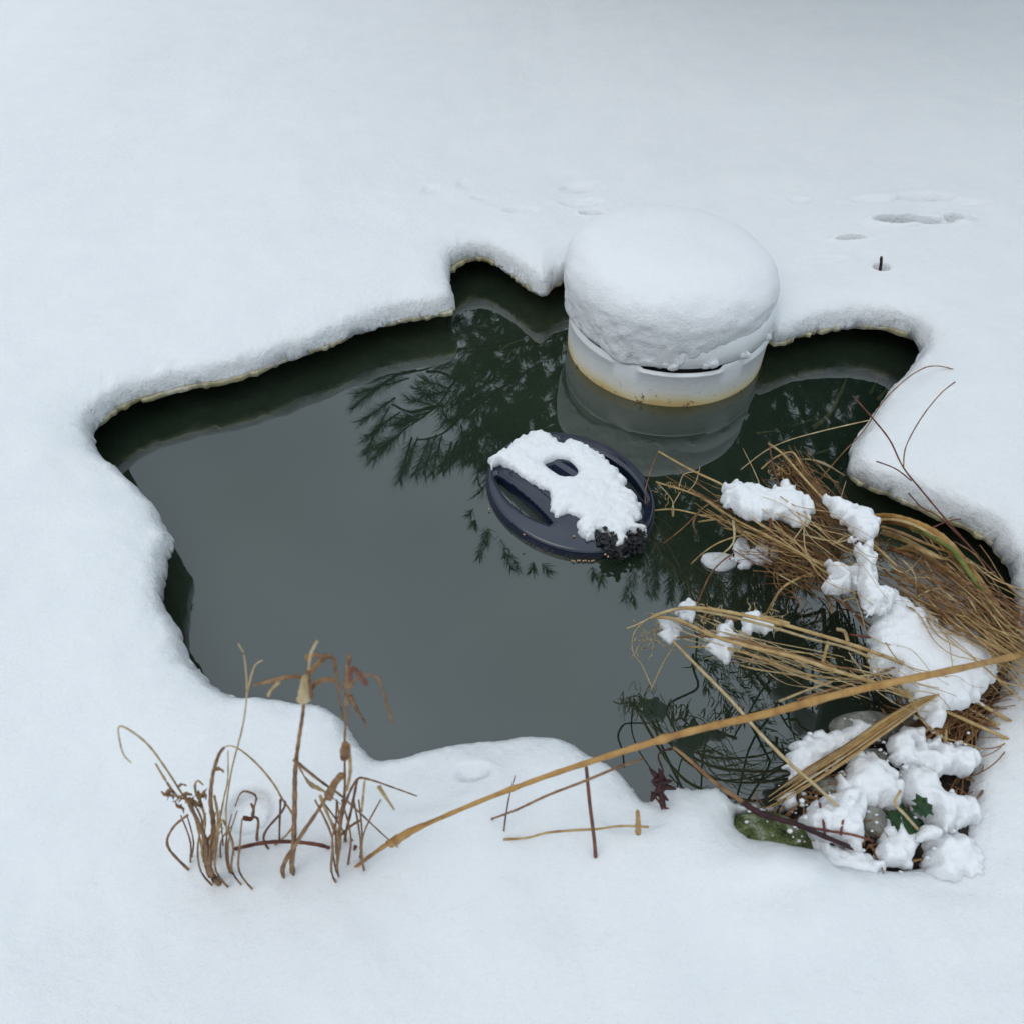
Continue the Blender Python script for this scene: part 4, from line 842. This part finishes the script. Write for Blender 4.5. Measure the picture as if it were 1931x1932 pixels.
SL(4, [(600, 330), (700, 318), (780, 330), (830, 348), (920, 310), (1000, 350), (1090, 430), (1080, 480), (1020, 540), (900, 500), (760, 510), (640, 430), (580, 410)], .178, .028, 'snow clump on the tussock nearest the white cylinder, left of the feathery seed heads', amp=.01)
SL(4, [(1150, 390), (1250, 408), (1340, 450), (1430, 490), (1470, 560), (1430, 600), (1400, 640), (1330, 640), (1310, 600), (1230, 500)], .20, .024, 'smooth elongated snow clump lying right behind the brown feathery seed heads', amp=.005)
SL(4, [(1345, 650), (1420, 650), (1430, 780), (1460, 880), (1540, 930), (1500, 1010), (1430, 1050), (1380, 960), (1330, 880), (1345, 780)], .20, .024, 'narrow upright strip of snow bridging the straw at the right', r=.02, amp=.006)
SL(4, [(1190, 765), (1260, 790), (1350, 785), (1370, 870), (1300, 920), (1200, 940), (1140, 890), (1190, 850)], .17, .028, 'knobbly snow clump hanging over the water left of the narrow snow strip', amp=.012)
SL(4, [(1430, 1010), (1480, 960), (1560, 930), (1620, 1000), (1720, 1050), (1800, 1130), (1905, 1160), (2050, 1250), (2100, 1450), (1960, 1560), (1860, 1600), (1800, 1680), (1720, 1600), (1640, 1520), (1560, 1400), (1500, 1380), (1420, 1440), (1408, 1350), (1412, 1180)], .15, .04, 'largest snow mass on the right bank above the long golden reed', r=.05, amp=.012, nsc=.07)
SL(4, [(760, 700), (800, 620), (860, 640), (910, 680), (860, 745), (780, 750)], .12, .012, 'small loose bit of snow in the middle of the dry tussock', r=.012, amp=.008, m=M_wet, step=.002)
SL(4, [(660, 660), (700, 640), (730, 700), (720, 770), (680, 780)], .1, .008, 'tiny glassy snow crumbs left of the loose bit in the tussock', r=.01, amp=.008, m=M_wet, step=.002)
SL(4, [(520, 1140), (560, 1110), (640, 1090), (655, 1155), (720, 1165), (700, 1240), (640, 1270), (590, 1310), (550, 1260), (470, 1240)], .165, .015, 'star shaped snow clump on the lower reed sheaf over the water', r=.016, amp=.01, step=.0025)
SL(4, [(690, 1060), (770, 1040), (830, 1090), (860, 1130), (790, 1160), (720, 1155), (685, 1120)], .18, .015, 'small snow clump just right of the star shaped one on the lower sheaf', r=.016, amp=.008, step=.0025)
SL(4, [(340, 1000), (380, 975), (415, 1000), (405, 1060), (350, 1050)], .165, .01, 'tiny snow bit on top of the lower sheaf near its tip', r=.01, amp=.005, step=.002, m=M_wet)
SL(4, [(230, 1090), (340, 1080), (330, 1140), (285, 1190), (235, 1150)], .13, .009, 'translucent icy droplet of snow at the tip of the lower sheaf', r=.012, amp=.004, step=.002, m=M_wet)
SL(4, [(1780, 980), (1900, 945), (2000, 960), (2010, 1080), (1900, 1070), (1830, 1050)], .09, .03, 'snow patch seen through the straw at the right edge', amp=.008)
SL(5, [(985, 880), (1100, 830), (1200, 810), (1290, 770), (1340, 750), (1430, 800), (1400, 870), (1300, 920), (1200, 970), (1100, 1045), (980, 1105), (960, 1000)], .085, .03, 'smooth flat snow patch at the water edge under the pale reed stems', r=.04, amp=.006)
SL(5, [(1250, 1000), (1290, 970), (1340, 955), (1440, 965), (1500, 1010), (1560, 1080), (1590, 1180), (1560, 1260), (1480, 1250), (1400, 1240), (1370, 1300), (1380, 1400), (1350, 1480), (1200, 1460), (1080, 1400), (1030, 1310), (1045, 1260), (1130, 1200), (1220, 1130), (1240, 1060)], .095, .045, 'big lumpy snow clump right of the mossy rock, above the bramble', r=.045, amp=.011, nsc=.06)
SL(5, [(1510, 880), (1560, 840), (1600, 810), (1690, 820), (1690, 860), (1660, 890), (1740, 905), (1790, 860), (1840, 905), (1905, 905), (2000, 930), (1990, 1040), (1900, 1050), (1800, 1080), (1700, 1015), (1600, 1010), (1510, 950)], .11, .035, 'upper knobbly snow clump at the right edge below the matted reeds', r=.035, amp=.011, nsc=.055)
SL(5, [(1600, 1010), (1700, 1030), (1780, 1090), (1800, 1150), (1905, 1180), (2000, 1200), (2020, 1330), (1900, 1330), (1860, 1390), (1780, 1380), (1720, 1320), (1650, 1260), (1590, 1200), (1560, 1080)], .095, .045, 'big rounded snow clump at the right edge with an ivy leaf showing through', r=.045, amp=.011, nsc=.06)
SL(5, [(1500, 1330), (1560, 1290), (1590, 1340), (1640, 1380), (1680, 1440), (1640, 1560), (1500, 1580), (1420, 1500), (1450, 1430)], .09, .035, 'snow clump at the bottom edge between the dark hollow and the ivy', r=.035, amp=.014, nsc=.04)
SL(5, [(920, 1180), (980, 1150), (1000, 1200), (960, 1240), (925, 1235)], .08, .014, 'small snow bit at the water edge beside the dark bramble', r=.014, amp=.008, step=.0025)
SL(5, [(1080, 1400), (1200, 1440), (1300, 1480), (1500, 1560), (1400, 1700), (1150, 1700), (1060, 1560)], .085, .03, 'low crusty snow clump right behind the mossy rock at the bottom', r=.03, amp=.014)
SL(5, [(1740, 1420), (1850, 1400), (1960, 1420), (2050, 1500), (2000, 1700), (1750, 1700), (1700, 1560)], .085, .04, 'snow clump in the bottom right corner', r=.04, amp=.014)
SL(5, [(1690, 1400), (1740, 1340), (1800, 1370), (1790, 1420), (1720, 1430)], .12, .014, 'little snow crumb between the bottom right clumps', r=.014, amp=.008, step=.0025)
iv = empty('ivy_plant', at(*Z[5](1640, 1330), .09)); tag(iv, 'dark green ivy leaves showing in a gap of the snow, lower right', 'ivy')
for (a, b), s_, an in (((1600, 1310), .026, .3), ((1640, 1330), .024, 1.2), ((1680, 1370), .02, 2.5), ((1720, 1215), .016, 1.8), ((1730, 1240), .014, .4), ((1700, 1250), .012, 2.4), ((1570, 1290), .015, 4)):
    c = at(*Z[5](a, b), .115 if b > 1280 else .152); V_ = []
    sh = [(1, 0), (.55, .35), (.5, .8), (.1, .5), (-.5, .7), (-.45, .15), (-.5, -.15), (-.5, -.7), (.1, -.5), (.5, -.8), (.55, -.35)]
    for q in sh: V_.append((c.x+s_*(q[0]*math.cos(an)-q[1]*math.sin(an)), c.y+s_*(q[0]*math.sin(an)+q[1]*math.cos(an)), c.z-.15*s_*(q[0]**2+q[1]**2)+q[1]*.003))
    n_ = len(V_); V_ += [(x, y, z-.0008) for x, y, z in V_]+[(c.x, c.y, c.z+.001), (c.x, c.y, c.z-.0005)]
    F_ = [(2*n_, i, (i+1) % n_) for i in range(n_)]+[(2*n_+1, n_+(i+1) % n_, n_+i) for i in range(n_)]+[(i, n_+i, n_+(i+1) % n_, (i+1) % n_) for i in range(n_)]
    mesh('leaf', V_, F_, M_ivy, iv)
stalk(iv, 5, [(1590, 1140), (1560, 1210), (1620, 1280), (1690, 1360)], [.15, .155, .14, .12], .0034, M_pale, name='stem')

cr = MB()
for (x0, y0), sp_, n_, z_ in (((1450, 940), 30, 14, .16), ((1450, 1050), 26, 24, .11), ((1640, 1440), 70, 60, .10), ((1740, 1420), 60, 50, .11), ((1700, 1540), 60, 60, .10), ((1560, 1540), 50, 40, .09), ((1500, 1560), 30, 20, .13), ((1680, 1180), 50, 30, .15), ((1800, 1260), 40, 20, .15)):
    for _ in range(n_):
        q = at(x0+random.gauss(0, sp_), y0+random.gauss(0, sp_*.7), z_+random.uniform(-.01, .02)); e = random.choice([.0009, .0012, .0016, .0024, .0034]); cr.blob(q, (e*1.3, e, e), 1, .5)
tag(cr.build('loose_snow', M_clump), 'loose crumbs of snow scattered through the straw and bank plants', 'snow', kind='stuff')

lt = MB()
for _ in range(260):
    x, y = random.choice([(1560, 1530), (1640, 1500), (1700, 1560), (1780, 1420), (1790, 1500), (1720, 1400), (1500, 1560), (1620, 1590)]); x += random.gauss(0, 40); y += random.gauss(0, 30)
    p = at(x, y, .088+random.uniform(-.01, .012)); a = random.uniform(0, 6.28); l = random.uniform(.01, .045); v = Vector((math.cos(a), math.sin(a), random.uniform(-.2, .35)))*l
    lt.tube([p, p+v*.5+Vector((0, 0, .003)), p+v], random.uniform(.0008, .0035), .0004, 4, 2, random.choice([.25, 1]))
tag(lt.build('leaf_litter', M_brown), 'dead leaf and stem litter between the snow clumps of the bank', 'leaf litter', kind='stuff')

top = MB(); bundle(top, (1420, 960), (1660, 1090), 10, 22, .20, .22, .0019, .02); bundle(top, (1500, 930), (1700, 1080), 7, 16, .20, .24, .0019, .02); bundle(top, (1340, 1190), (1600, 1260), 6, 12, .18, .2, .0018, .02);
for xx, yy in ((1700, 1130), (1740, 1180), (1640, 1240), (1760, 1300)): bundle(top, (xx-60, yy-30), (xx+110, yy+90), 4, 20, .19, .17, .0017, .02)
tag(top.build('stray_straws', M_straw), 'single stray straws lying across the snow clumps at the right', 'straw', kind='stuff')
